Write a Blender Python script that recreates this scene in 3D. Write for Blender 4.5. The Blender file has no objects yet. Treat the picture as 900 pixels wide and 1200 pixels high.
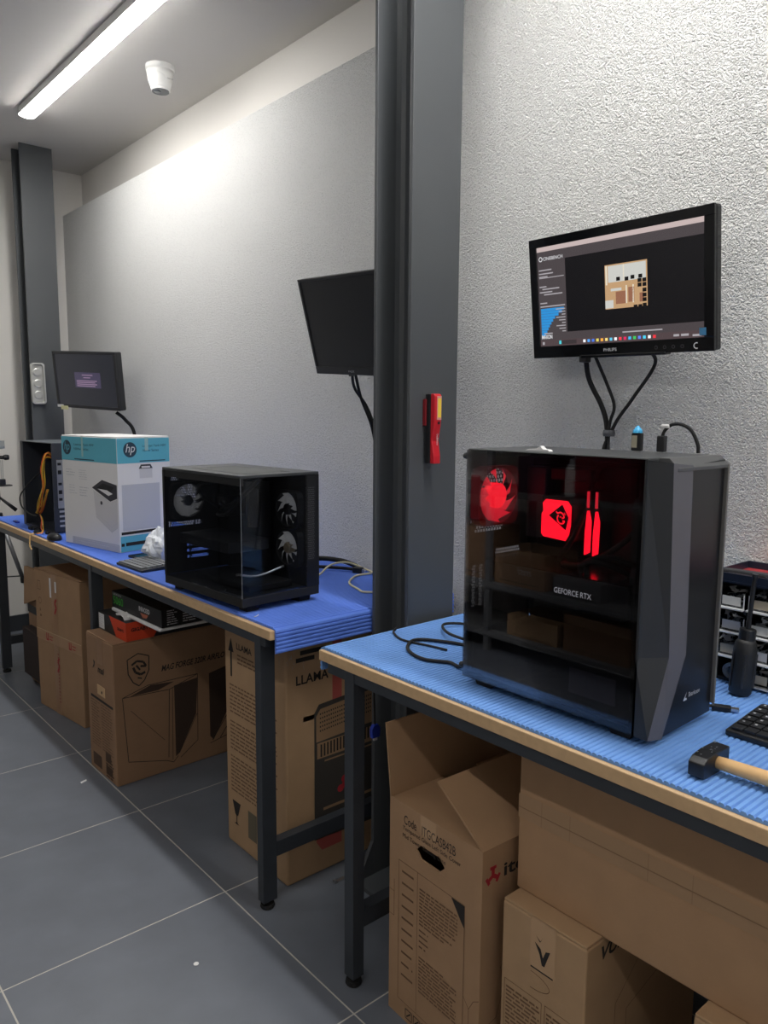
import bpy, math, random
from mathutils import Vector, Matrix, noise
random.seed(7)
SC = bpy.context.scene
COL = SC.collection
PI = math.pi

# ------------------------------------------------------------------ camera
P_, A_, R_ = math.radians(7.43), math.radians(40.8), math.radians(0.42)
fw = Vector((math.sin(A_)*math.cos(P_), math.cos(A_)*math.cos(P_), -math.sin(P_)))
r0 = Vector((math.cos(A_), -math.sin(A_), 0)); u0 = r0.cross(fw)
rt = r0*math.cos(R_) + u0*math.sin(R_); up = -r0*math.sin(R_) + u0*math.cos(R_)
cam = bpy.data.cameras.new('camera'); camo = bpy.data.objects.new('camera', cam); COL.objects.link(camo)
m = Matrix((rt, up, -fw)).transposed().to_4x4(); m.translation = (0, 0, 1.385)
camo.matrix_world = m
cam.sensor_fit = 'VERTICAL'; cam.sensor_height = 36; cam.lens = 904/1200*36
cam.clip_start = .02
SC.camera = camo
# ------------------------------------------------------------------ world, exposure
W = bpy.data.worlds.new('world'); SC.world = W; W.use_nodes = True
W.node_tree.nodes['Background'].inputs[0].default_value = (.75, .85, 1, 1)
W.node_tree.nodes['Background'].inputs[1].default_value = .15
SC.view_settings.view_transform = 'Standard'; SC.view_settings.look = 'None'
SC.view_settings.gamma = 1; SC.view_settings.use_curve_mapping = False
SC.view_settings.exposure = 0.38
LAMP = 56.0          # emission of the ceiling battens

# ------------------------------------------------------------------ materials
def lin(c):
    return tuple(((v/255)/12.92 if v/255 <= .04045 else (((v/255)+.055)/1.055)**2.4) for v in c) + (1,)
MATS = {}
def mat(name, rgb, rough=.6, metal=0, emit=0, ecol=None, nscale=0, namt=.1, bump=0, bscale=200, bdist=.002, spec=.5, coat=0, alpha=None):
    if name in MATS: return MATS[name]
    m = bpy.data.materials.new(name); m.use_nodes = True
    nt = m.node_tree; b = nt.nodes['Principled BSDF']
    c = lin(rgb)
    b.inputs['Base Color'].default_value = c
    b.inputs['Roughness'].default_value = rough; b.inputs['Metallic'].default_value = metal
    b.inputs['Specular IOR Level'].default_value = spec
    b.inputs['Coat Weight'].default_value = coat
    if emit:
        b.inputs['Emission Color'].default_value = lin(ecol or rgb); b.inputs['Emission Strength'].default_value = emit
    tc = nt.nodes.new('ShaderNodeTexCoord')
    if nscale:
        n = nt.nodes.new('ShaderNodeTexNoise'); n.inputs['Scale'].default_value = nscale; n.inputs['Detail'].default_value = 4
        nt.links.new(tc.outputs['Object'], n.inputs['Vector'])
        r = nt.nodes.new('ShaderNodeValToRGB')
        r.color_ramp.elements[0].position = .3; r.color_ramp.elements[1].position = .7
        r.color_ramp.elements[0].color = tuple(x*(1-namt) for x in c[:3])+(1,)
        r.color_ramp.elements[1].color = tuple(min(1, x*(1+namt)) for x in c[:3])+(1,)
        nt.links.new(n.outputs['Fac'], r.inputs['Fac']); nt.links.new(r.outputs['Color'], b.inputs['Base Color'])
    if bump:
        n2 = nt.nodes.new('ShaderNodeTexNoise'); n2.inputs['Scale'].default_value = bscale; n2.inputs['Detail'].default_value = 2
        nt.links.new(tc.outputs['Object'], n2.inputs['Vector'])
        bp = nt.nodes.new('ShaderNodeBump'); bp.inputs['Strength'].default_value = bump; bp.inputs['Distance'].default_value = bdist
        nt.links.new(n2.outputs['Fac'], bp.inputs['Height']); nt.links.new(bp.outputs['Normal'], b.inputs['Normal'])
    MATS[name] = m; return m

def glass(name, tint, f0=.5, rough=.0):
    m = bpy.data.materials.new(name); m.use_nodes = True; nt = m.node_tree; nt.nodes.clear()
    o = nt.nodes.new('ShaderNodeOutputMaterial'); t = nt.nodes.new('ShaderNodeBsdfTransparent'); g = nt.nodes.new('ShaderNodeBsdfGlossy')
    t.inputs[0].default_value = (*tint, 1); g.inputs['Roughness'].default_value = rough; g.inputs[0].default_value = (1, 1, 1, 1)
    fr = nt.nodes.new('ShaderNodeFresnel'); fr.inputs[0].default_value = 1.5
    mu = nt.nodes.new('ShaderNodeMath'); mu.operation = 'MULTIPLY'; mu.inputs[1].default_value = f0
    mx = nt.nodes.new('ShaderNodeMixShader')
    nt.links.new(fr.outputs[0], mu.inputs[0]); nt.links.new(mu.outputs[0], mx.inputs[0])
    nt.links.new(t.outputs[0], mx.inputs[1]); nt.links.new(g.outputs[0], mx.inputs[2]); nt.links.new(mx.outputs[0], o.inputs[0])
    MATS[name] = m; return m

def stucco():
    m = mat('stucco', (229, 229, 227), .9, nscale=.8, namt=.03); nt = m.node_tree; b = nt.nodes['Principled BSDF']
    tc = nt.nodes.new('ShaderNodeTexCoord')
    n = nt.nodes.new('ShaderNodeTexNoise'); n.inputs['Scale'].default_value = 300; n.inputs['Detail'].default_value = 1.2; n.inputs['Roughness'].default_value = .5
    mr = nt.nodes.new('ShaderNodeMapRange'); mr.inputs['From Min'].default_value = .28; mr.inputs['From Max'].default_value = .62; mr.interpolation_type = 'SMOOTHSTEP'
    n2 = nt.nodes.new('ShaderNodeTexNoise'); n2.inputs['Scale'].default_value = 130; n2.inputs['Detail'].default_value = 1.5
    a = nt.nodes.new('ShaderNodeMath'); a.operation = 'MULTIPLY_ADD'; a.inputs[1].default_value = 1.5
    bp = nt.nodes.new('ShaderNodeBump'); bp.inputs['Strength'].default_value = 1.0; bp.inputs['Distance'].default_value = .0044
    nt.links.new(tc.outputs['Object'], n.inputs['Vector']); nt.links.new(tc.outputs['Object'], n2.inputs['Vector'])
    nt.links.new(n.outputs['Fac'], mr.inputs['Value'])
    nt.links.new(n2.outputs['Fac'], a.inputs[0]); nt.links.new(mr.outputs['Result'], a.inputs[2])
    nt.links.new(a.outputs[0], bp.inputs['Height']); nt.links.new(bp.outputs['Normal'], b.inputs['Normal'])
    # random darker specks painted in for the look of shaded pits
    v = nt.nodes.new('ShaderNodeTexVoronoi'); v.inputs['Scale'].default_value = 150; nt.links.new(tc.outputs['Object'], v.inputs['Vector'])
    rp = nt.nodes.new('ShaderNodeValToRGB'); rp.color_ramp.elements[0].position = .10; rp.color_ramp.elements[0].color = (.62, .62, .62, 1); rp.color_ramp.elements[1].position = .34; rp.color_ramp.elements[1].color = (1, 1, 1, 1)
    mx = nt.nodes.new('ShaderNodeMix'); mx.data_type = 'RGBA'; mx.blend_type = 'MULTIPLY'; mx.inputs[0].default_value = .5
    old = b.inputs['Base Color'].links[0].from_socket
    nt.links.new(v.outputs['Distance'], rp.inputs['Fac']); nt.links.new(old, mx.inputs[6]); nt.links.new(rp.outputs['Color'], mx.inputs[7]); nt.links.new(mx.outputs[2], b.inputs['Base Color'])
    return m
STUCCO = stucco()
PLASTER = mat('plaster', (222, 219, 214), .85, bump=.12, bscale=300)
CEIL = mat('ceiling_paint', (200, 197, 193), .8)
TILE = mat('slate_tile', (104, 109, 118), .40, nscale=6, namt=.10, bump=.05, bscale=60)
GROUT = mat('grout', (190, 186, 178), .9)
STEEL = mat('anthracite_steel', (74, 77, 80), .45, nscale=3, namt=.05, bump=.06, bscale=500, bdist=.0006)
FRAME = mat('dark_frame_steel', (50, 54, 60), .45, nscale=20, namt=.08)
MDF = mat('mdf_edge', (196, 164, 125), .7, nscale=60, namt=.06)
CARD = mat('cardboard', (164, 130, 98), .8, nscale=14, namt=.05, bump=.12, bscale=180)
CARD2 = mat('cardboard_pale', (172, 140, 106), .8, nscale=14, namt=.05, bump=.12, bscale=180)
CARD3 = mat('cardboard_brown', (148, 115, 87), .8, nscale=14, namt=.05, bump=.12, bscale=180)
TAPE = mat('brown_tape', (150, 112, 78), .3)
TAPEC = mat('clear_tape', (186, 152, 116), .2)
INK = mat('black_ink', (38, 33, 30), .8)
INKF = mat('faint_ink', (112, 84, 60), .8)
REDINK = mat('red_ink', (168, 40, 48), .7)
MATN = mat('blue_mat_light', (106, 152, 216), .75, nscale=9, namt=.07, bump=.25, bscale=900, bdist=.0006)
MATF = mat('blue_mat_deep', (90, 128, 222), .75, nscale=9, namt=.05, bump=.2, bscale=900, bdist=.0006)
BLACK = mat('black_plastic', (24, 25, 28), .4)
BLACKM = mat('black_matte', (20, 21, 23), .65)
BLACKG = mat('black_gloss', (12, 13, 16), .12, spec=.6)
DGREY = mat('dark_grey_plastic', (44, 46, 50), .5)
MGREY = mat('mid_grey', (92, 90, 94), .45)
TOPLIT = mat('case_top_lit_grey', (62, 64, 66), .38)  # dark case tops, greyed in colour for the light they catch
WHITE = mat('white_plastic', (226, 226, 224), .4)
SILVER = mat('silver_metal', (190, 192, 194), .3, metal=.9)
CHROME = mat('steel_chrome', (196, 196, 192), .34, metal=.5)
RUBBER = mat('black_rubber', (17, 17, 18), .75)
WOOD = mat('hammer_wood', (214, 172, 118), .55, nscale=30, namt=.08)
RED = mat('red_plastic', (196, 26, 40), .4)
GRN = mat('green_print', (74, 150, 40), .5)
TEAL = mat('teal_print', (92, 176, 197), .5)
OFFW = mat('white_card', (224, 223, 223), .55)
PGREY = mat('grey_print', (188, 190, 196), .6)
ORANGE = mat('orange_print', (206, 66, 34), .5)
YEL = mat('yellow_wire', (214, 172, 50), .5)
ORW = mat('orange_wire', (206, 88, 40), .5)
CREAM = mat('cream_cable', (214, 206, 168), .5)
BLUEP = mat('blue_plastic', (24, 60, 190), .4)
GLASS1 = glass('tinted_glass', (.70, .70, .72), .5)
GLASS2 = glass('smoked_glass', (.82, .83, .85), .5)
CLEAR = glass('clear_plastic', (.86, .88, .9), 1.6, .05)
PLASTICBAG = mat('cloudy_plastic', (226, 230, 236), .35)
LIT = mat('lit_diffuser', (255, 255, 255), .5, emit=LAMP, ecol=(255, 253, 249))
LEDRED = mat('red_led', (255, 20, 40), .5, emit=2.6, ecol=(255, 14, 34))
LEDRED2 = mat('red_led_soft', (205, 70, 82), .5, emit=.75, ecol=(255, 40, 60))
LEDRED3 = mat('red_led_hub', (235, 40, 60), .45, emit=1.5, ecol=(255, 20, 42))
def scr(name, rgb, e=1.0): return mat(name, rgb, .3, emit=e, ecol=rgb) if False else _scr(name, rgb, e)
def _scr(name, rgb, e):
    m = mat(name, (6, 6, 8), .25, emit=e, ecol=rgb); return m

# ------------------------------------------------------------------ geometry helpers
class G:
    def __init__(s): s.v = []; s.f = []; s.M = Matrix.Identity(4)
    def add(s, vs, fs):
        n = len(s.v); s.v += [tuple(s.M @ Vector(p)) for p in vs]; s.f += [tuple(i+n for i in f) for f in fs]; return s
    def box(s, x0, x1, y0, y1, z0, z1):
        return s.add([(x0,y0,z0),(x1,y0,z0),(x1,y1,z0),(x0,y1,z0),(x0,y0,z1),(x1,y0,z1),(x1,y1,z1),(x0,y1,z1)],
                     [(0,3,2,1),(4,5,6,7),(0,1,5,4),(1,2,6,5),(2,3,7,6),(3,0,4,7)])
    def prism(s, pts, a0, a1, axis='y'):
        # pts in the plane across `axis`: y -> (x,z), x -> (y,z), z -> (x,y)
        def q(p, a): return {'y': (p[0], a, p[1]), 'x': (a, p[0], p[1]), 'z': (p[0], p[1], a)}[axis]
        n = len(pts); vs = [q(p, a0) for p in pts] + [q(p, a1) for p in pts]
        fs = [(i, (i+1) % n, n+(i+1) % n, n+i) for i in range(n)] + [tuple(range(n))[::-1], tuple(range(n, 2*n))]
        return s.add(vs, fs)
    def lathe(s, prof, n=20, c=(0,0,0), axis='z', cap=True):
        vs = []; fs = []
        for r, h in prof:
            for i in range(n):
                a = 2*PI*i/n; x, y = r*math.cos(a), r*math.sin(a)
                p = {'z': (x, y, h), 'x': (h, x, y), 'y': (y, h, x)}[axis]
                vs.append((p[0]+c[0], p[1]+c[1], p[2]+c[2]))
        for k in range(len(prof)-1):
            for i in range(n):
                j = (i+1) % n; fs.append((k*n+i, k*n+j, (k+1)*n+j, (k+1)*n+i))
        if cap: fs += [tuple(range(n))[::-1], tuple(range((len(prof)-1)*n, len(prof)*n))]
        return s.add(vs, fs)
    def cyl(s, c, r, h, axis='z', n=16): return s.lathe([(r, 0), (r, h)], n, c, axis)
    def tube(s, pts, r, n=6, close=True):
        pts = [Vector(p) for p in pts]; vs = []; fs = []; prev = None
        rr = r if isinstance(r, (list, tuple)) else [r]*len(pts)
        for i, p in enumerate(pts):
            t = (pts[min(i+1, len(pts)-1)] - pts[max(i-1, 0)]).normalized()
            if prev is None: a = t.orthogonal().normalized()
            else: a = (prev - t*prev.dot(t)).normalized()
            prev = a; b = t.cross(a)
            for k in range(n):
                w = 2*PI*k/n; vs.append(tuple(p + (a*math.cos(w) + b*math.sin(w))*rr[i]))
        for i in range(len(pts)-1):
            for k in range(n):
                j = (k+1) % n; fs.append((i*n+k, i*n+j, (i+1)*n+j, (i+1)*n+k))
        if close: fs += [tuple(range(n))[::-1], tuple(range((len(pts)-1)*n, len(pts)*n))]
        return s.add(vs, fs)
    def quad(s, a, b, c, d): return s.add([a, b, c, d], [(0,1,2,3)])
    def poly(s, pts): return s.add(pts, [tuple(range(len(pts)))])
    def build(s, name, m, parent=None, bevel=0, smooth=False, seg=2):
        me = bpy.data.meshes.new(name); me.from_pydata(s.v, [], s.f); me.materials.append(m)
        import bmesh
        bm = bmesh.new(); bm.from_mesh(me); bmesh.ops.recalc_face_normals(bm, faces=bm.faces); bm.to_mesh(me); bm.free()
        if smooth:
            for p in me.polygons: p.use_smooth = True
        o = bpy.data.objects.new(name, me); COL.objects.link(o)
        if parent: o.parent = parent
        if bevel:
            b = o.modifiers.new('bevel', 'BEVEL'); b.width = bevel; b.segments = seg; b.limit_method = 'ANGLE'; b.angle_limit = .6
        return o
def flat(g, name, m, parent):      # flat print: keep face order as given
    me = bpy.data.meshes.new(name); me.from_pydata(g.v, [], g.f); me.materials.append(m)
    o = bpy.data.objects.new(name, me); COL.objects.link(o); o.parent = parent; return o
def smooth_path(pts, k=8):
    pts = [Vector(p) for p in pts]; out = []
    P = [pts[0]*2-pts[1]] + pts + [pts[-1]*2-pts[-2]]
    for i in range(1, len(P)-2):
        for j in range(k):
            t = j/k; a, b, c, d = P[i-1:i+3]
            out.append(.5*((2*b) + (c-a)*t + (2*a-5*b+4*c-d)*t*t + (3*b-a-3*c+d)*t**3))
    out.append(pts[-1]); return out
def tag(o, label, cat, group=None):
    o['label'] = label; o['category'] = cat
    if group: o['group'] = group
    return o
def thing(name, label, cat, loc, rotz=0, group=None):
    o = bpy.data.objects.new(name, None); o.empty_display_size = .05; COL.objects.link(o)
    o.location = loc; o.rotation_euler = (0, 0, rotz); return tag(o, label, cat, group)
def struct(o): o['kind'] = 'structure'; return o
def stuff(o): o['kind'] = 'stuff'; return o
def cable(name, pts, r, m, label, cat='cable', group=None, k=8):
    return tag(G().tube(smooth_path(pts, k), r, 8).build(name, m, None, smooth=True), label, cat, group)
def text(s, m, parent, o, r, u, width=None, height=None, name='lettering', shear=0, bold=0, off=.0006, mono=False):
    """flat lettering with lower left at o, running along r, up along u"""
    cu = bpy.data.curves.new(name, 'FONT'); cu.body = s; cu.shear = shear; cu.offset = bold; cu.resolution_u = 3
    t = bpy.data.objects.new(name, cu); COL.objects.link(t)
    me = bpy.data.meshes.new_from_object(t.evaluated_get(bpy.context.evaluated_depsgraph_get()))
    bpy.data.objects.remove(t); bpy.data.curves.remove(cu)
    xs = [v.co.x for v in me.vertices]; ys = [v.co.y for v in me.vertices]
    x0, x1, y0, y1 = min(xs), max(xs), min(ys), max(ys)
    sx = width/(x1-x0) if width else None; sy = height/(y1-y0) if height else None
    sx = sx or sy; sy = sy or sx
    o, r, u = Vector(o), Vector(r).normalized(), Vector(u).normalized(); n = r.cross(u)
    for v in me.vertices: v.co = o + r*(v.co.x-x0)*sx + u*(v.co.y-y0)*sy + n*off
    me.materials.clear(); me.materials.append(m)
    ob = bpy.data.objects.new(name, me); COL.objects.link(ob); ob.parent = parent; return ob
class F2:       # a flat drawing on a face: origin, right, up
    def __init__(s, o, r, u, off=.0006):
        s.o, s.r, s.u = Vector(o), Vector(r).normalized(), Vector(u).normalized(); s.n = s.r.cross(s.u); s.off = off; s.g = G()
    def p(s, a, b): return tuple(s.o + s.r*a + s.u*b + s.n*s.off)
    def rect(s, a0, a1, b0, b1): s.g.quad(s.p(a0, b0), s.p(a1, b0), s.p(a1, b1), s.p(a0, b1)); return s
    def poly(s, pts): s.g.poly([s.p(*q) for q in pts]); return s
    def line(s, pts, w):
        for (a, b), (c, d) in zip(pts, pts[1:]):
            l = math.hypot(c-a, d-b) or 1; nx, ny = -(d-b)/l*w/2, (c-a)/l*w/2
            s.poly([(a-nx, b-ny), (c-nx, d-ny), (c+nx, d+ny), (a+nx, b+ny)])
        return s
    def disc(s, a, b, r, ry=None, n=28): return s.poly([(a+r*math.cos(2*PI*i/n), b+(ry or r)*math.sin(2*PI*i/n)) for i in range(n)])
    def ring(s, a, b, r, w, n=28): return s.line([(a+r*math.cos(2*PI*i/n), b+r*math.sin(2*PI*i/n)) for i in range(n+1)], w)
    def lines(s, a0, a1, btop, bbot, pitch, th, rag=.35):
        b = btop
        while b > bbot:
            x = a0
            end = a1 - random.random()*rag*(a1-a0)*(random.random() < .5)
            while x < end:
                w = pitch*random.uniform(.8, 3.2); s.rect(x, min(x+w, end), b-th, b); x += w + pitch*.35
            b -= pitch
        return s
    def make(s, name, m, parent, off=None): return flat(s.g, name, m, parent)
X3, Y3, Z3 = (1,0,0), (0,1,0), (0,0,1)
def holes_panel(g, a0, a1, b0, b1, holes, put):
    xs = sorted({a0, a1, *[h[0] for h in holes], *[h[1] for h in holes]}); ys = sorted({b0, b1, *[h[2] for h in holes], *[h[3] for h in holes]})
    for j in range(len(ys)-1):
        run = None
        for i in range(len(xs)-1):
            cx, cy = (xs[i]+xs[i+1])/2, (ys[j]+ys[j+1])/2
            inside = any(h[0] < cx < h[1] and h[2] < cy < h[3] for h in holes)
            if not inside and run is None: run = xs[i]
            if inside and run is not None: put(g, run, xs[i], ys[j], ys[j+1]); run = None
        if run is not None: put(g, run, xs[-1], ys[j], ys[j+1])
def gridholes(a0, a1, b0, b1, pa, pb, fill=.62, stag=True):
    out = []; j = 0; b = b0
    while b + pb*fill <= b1+1e-6:
        a = a0 + (pa/2 if (stag and j % 2) else 0)
        while a + pa*fill <= a1+1e-6: out.append((a, a+pa*fill, b, b+pb*fill)); a += pa
        b += pb; j += 1
    return out

# ------------------------------------------------------------------ the room
XW, XU, YB, ZC, ZL = 1.735, 1.86, 5.08, 2.835, 2.57
XL, YF = -1.75, -2.6
fl = struct(G().box(XL-.1, XU+.1, YF-.1, YB+.1, -.08, -.0004).build('floor', GROUT))
tm = None
TS = .6
for i in range(-6, 3):
    for j in range(-8, 7):
        x0, y0 = 1.014 + (i-1)*TS, 1.868 + (j-1)*TS
        xa, xb, ya, yb = max(x0+.002, XL), min(x0+TS-.002, XU), max(y0+.002, YF), min(y0+TS-.002, YB)
        if xb-xa < .02 or yb-ya < .02: continue
        full = (xb-xa > .59 and yb-ya > .59)
        if full and tm:
            o = bpy.data.objects.new('tile', tm); COL.objects.link(o); o.parent = fl
        else:
            g = G().box(xa-x0, xb-x0, ya-y0, yb-y0, -.009, 0); o = g.build('tile', TILE, fl)
            if full: tm = o.data
        o.location = (x0, y0, 0)
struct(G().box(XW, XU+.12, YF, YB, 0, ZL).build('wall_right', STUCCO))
struct(G().box(XU, XU+.12, YF, YB, ZL, ZC).build('wall_right_upper', PLASTER))
struct(G().box(XL-.1, XU+.12, YB, YB+.1, 0, ZC).build('wall_back', PLASTER))
struct(G().box(XL-.1, XL, YF, YB, 0, ZC).build('wall_left', PLASTER))
struct(G().box(XL-.1, XU+.12, YF-.1, YF, 0, ZC).build('wall_front', PLASTER))
struct(G().box(XL-.1, XU+.12, YF-.1, YB+.1, ZC, ZC+.1).build('ceiling', CEIL))
struct(G().box(XL, XW, YB-.012, YB, 0, .1).build('baseboard_back', mat('dark_skirting', (52, 55, 60), .5)))

LIT_FILL = mat('fill_diffuser_dim', (255, 255, 255), .5, emit=LAMP*.45, ecol=(255, 253, 249))  # dimmer diffuser for the added fill battens
d1 = struct(G().box(-1.08, -.12, YB-.03, YB+.0, 0, 2.12).build('added_door', mat('added_door_dark', (44, 46, 50), .5), None, .002))  # unseen door added so the smoked glass mirrors something dark
G().box(-1.02, -.18, YB-.042, YB-.03, .05, 2.06).build('added_door_leaf', mat('added_door_leaf', (36, 38, 42), .45), d1, .002)
G().tube([(-.26, YB-.042, 1.02), (-.26, YB-.09, 1.02), (-.37, YB-.09, 1.02)], .009, 8).build('added_door_handle', SILVER, d1)
def batten(y0, y1, x, label, lit=LIT):
    t = thing('ceiling_batten_light', label, 'ceiling light', (x, y0, ZC), 0, 'linear ceiling lights')
    L = y1-y0
    G().box(-.037, .037, 0, L, -.036, 0).build('housing', WHITE, t, .003)
    pr = [(.0365*math.cos(a), -.0355-.010*math.sin(a)) for a in [PI*i/10 for i in range(11)]]
    G().prism(pr, .006, L-.006, 'y').build('diffuser', lit, t, smooth=False)
    for a, b in ((0, .006), (L-.006, L)):
        G().prism([(p[0]*1.02, p[1]) for p in pr], a, b, 'y').build('end_cap', WHITE, t)
batten(2.66, 4.16, 1.268, 'lit white batten light on the ceiling above the far bench')
batten(-.05, 1.45, 1.268, 'lit white batten light on the ceiling above the near bench')
batten(-2.3, -.8, 1.268, 'lit white batten light on the ceiling behind the camera')

batten(2.5, 4.0, -.45, 'added white fill batten light over the far part of the aisle', LIT_FILL)  # aisle row added out of view as fill light
batten(.2, 1.7, -.45, 'added white fill batten light over the aisle beside the camera', LIT_FILL)
batten(-2.1, -.6, -.45, 'added white fill batten light over the aisle behind the camera', LIT_FILL)

# ------------------------------------------------------------------ steel columns
def column(y0, label):
    x0, x1, d = 1.382, 1.557, .15
    t = thing('steel_column', label, 'column', (x0, y0, 0), 0, 'H-section steel columns')
    w = x1-x0
    G().box(0, w, 0, .012, .015, ZC).build('flange', STEEL, t, .0015)
    G().box(0, w, d-.012, d, .015, ZC).build('flange', STEEL, t, .0015)
    f = .018; xm = w/2
    def fil(ya, yb, sgn):   # fillets between web and flange
        pts = []
        for i in range(6):
            a = PI/2*i/5; pts.append((xm+sgn*(.004+f*(1-math.sin(a))), ya+(yb-ya)*(1-math.cos(a))))
        return [(xm, ya)] + pts[:0] + [(xm+sgn*(.004+f), ya)] + pts + [(xm, yb)]
    g = G().box(xm-.004, xm+.004, .012, d-.012, .015, ZC)
    for sg in (-1, 1):
        g.prism([(xm+sg*(.004+f), .012), (xm+sg*(.004+f*.35), .012+f*.35), (xm+sg*.004, .012+f), (xm, .012)], .015, ZC, 'z')
        g.prism([(xm+sg*(.004+f), d-.012), (xm+sg*(.004+f*.35), d-.012-f*.35), (xm+sg*.004, d-.012-f), (xm, d-.012)], .015, ZC, 'z')
    g.build('web', STEEL, t)
    G().box(-.06, w+.06, -.03, d+.03, 0, .015).build('base_plate', STEEL, t, .002)
    for xx in (-.035, w+.035):
        for yy in (.0, d):
            G().cyl((xx, yy, .015), .011, .012, 'z', 6).build('anchor_bolt', SILVER, t)
    for s, a, b in ((-1, -.055, 0), (1, w, w+.055)):
        G().prism([(a, .015), (b, .015), (b, .12) if s < 0 else (a, .12)], d-.012, d, 'y').build('gusset', STEEL, t)
    return t
column(1.50, 'dark grey steel column between the two blue-topped benches')
column(4.69, 'dark grey steel column against the far end wall')

# ------------------------------------------------------------------ benches
def bench(name, label, xf, y_far, y_near, legs, lw_x, lw_y, zt=.815):
    t = thing(name, label, 'workbench', (xf, y_far, 0), -PI/2, 'steel workbenches with wooden tops')
    L, D = y_far-y_near, XW-.006-xf
    G().box(0, L, 0, D, zt-.025, zt).build('table_top', MDF, t, .0015)
    G().box(.03, L-.03, .004, .034, zt-.05, zt-.0252).build('apron_rail', FRAME, t, .001)
    G().box(.03, L-.03, D-.034, D-.004, zt-.05, zt-.0252).build('apron_rail', FRAME, t, .001)
    for yl in legs:
        lx = y_far-yl
        for ly in (.0, D-lw_x-.0):
            lg = G().box(lx-lw_y, lx, ly+.001, ly+.001+lw_x, .022, zt-.0252).build('leg', FRAME, t, .0012)
            G().lathe([(.006, .022), (.006, .012), (.019, .012), (.021, .004), (.019, 0)], 16, (lx-lw_y/2, ly+lw_x/2, 0)).build('foot', RUBBER, lg, smooth=False)
        G().box(lx-lw_y, lx, lw_x+.0015, D-lw_x-.0015, .148, .192).build('cross_rail', FRAME, t, .001)
        G().box(lx-lw_y, lx, lw_x+.0015, D-lw_x-.0015, zt-.065, zt-.0252).build('top_rail', FRAME, t, .001)
    return t
bench('workbench', 'steel-framed workbench in the foreground carrying the red-lit computer', 1.058, 1.462, -1.0, (1.329, -.03, -.86), .034, .034)
bench('workbench', 'long steel-framed workbench behind the middle column carrying the printer carton', 1.050, 4.36, 1.667, (1.717, 2.943, 4.28), .045, .03)

def ribbed_mat(name, label, m, x0, x1, ystart, yend, drape, zt=.8155, pitch=.0108, th=.007):
    """ribs run along X; the path runs from the far/near end drape over the top. ystart = bench end with drape, yend = other end"""
    s = 1 if yend > ystart else -1; r = .008
    tot = drape + PI/2*r + abs(yend-ystart)
    def at(d):
        if d < drape: return Vector((0, ystart-s*(.001), zt-r-(drape-d))), Vector((0, -s, 0))
        d2 = d-drape
        if d2 < PI/2*r:
            a = d2/r; return Vector((0, ystart-s*.001+s*(r-r*math.cos(a)), zt-r+r*math.sin(a))), Vector((0, -s*math.cos(a), math.sin(a)))
        d3 = d2-PI/2*r
        return Vector((0, ystart+s*(r+d3), zt)), Vector((0, 0, 1))
    prof = [(.0, .0035), (.0010, .0035), (.0022, .0066), (.0052, .0072), (.0088, .0066)]
    N = int(tot/pitch); V = []; Fc = []
    outer = []; inner = []
    for k in range(N):
        for a, h in prof:
            p, n = at(k*pitch+a*pitch/.0108); outer.append(p+n*h); inner.append(p)
    n = len(outer); g = G(); vs = []
    for p in outer: vs += [(x0, p.y, p.z), (x1, p.y, p.z)]
    for p in inner: vs += [(x0, p.y, p.z), (x1, p.y, p.z)]
    fs = []
    for i in range(n-1):
        a = 2*i; b = 2*(n+i)
        fs += [(a, a+1, a+3, a+2), (b, b+2, b+3, b+1), (a, a+2, b+2, b), (a+1, b+1, b+3, a+3)]
    fs += [(0, 2*n, 2*n+1, 1), (2*n-2, 2*n-1, 4*n-1, 4*n-2)]
    g.add(vs, fs)
    return tag(g.build(name, m), label, 'mat', 'ribbed bench mats')
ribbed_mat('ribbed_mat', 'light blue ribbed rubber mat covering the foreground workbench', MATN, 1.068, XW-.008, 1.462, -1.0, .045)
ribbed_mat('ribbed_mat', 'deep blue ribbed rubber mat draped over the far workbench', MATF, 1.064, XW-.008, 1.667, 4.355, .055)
ZM = .8228      # top of the mats
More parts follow.
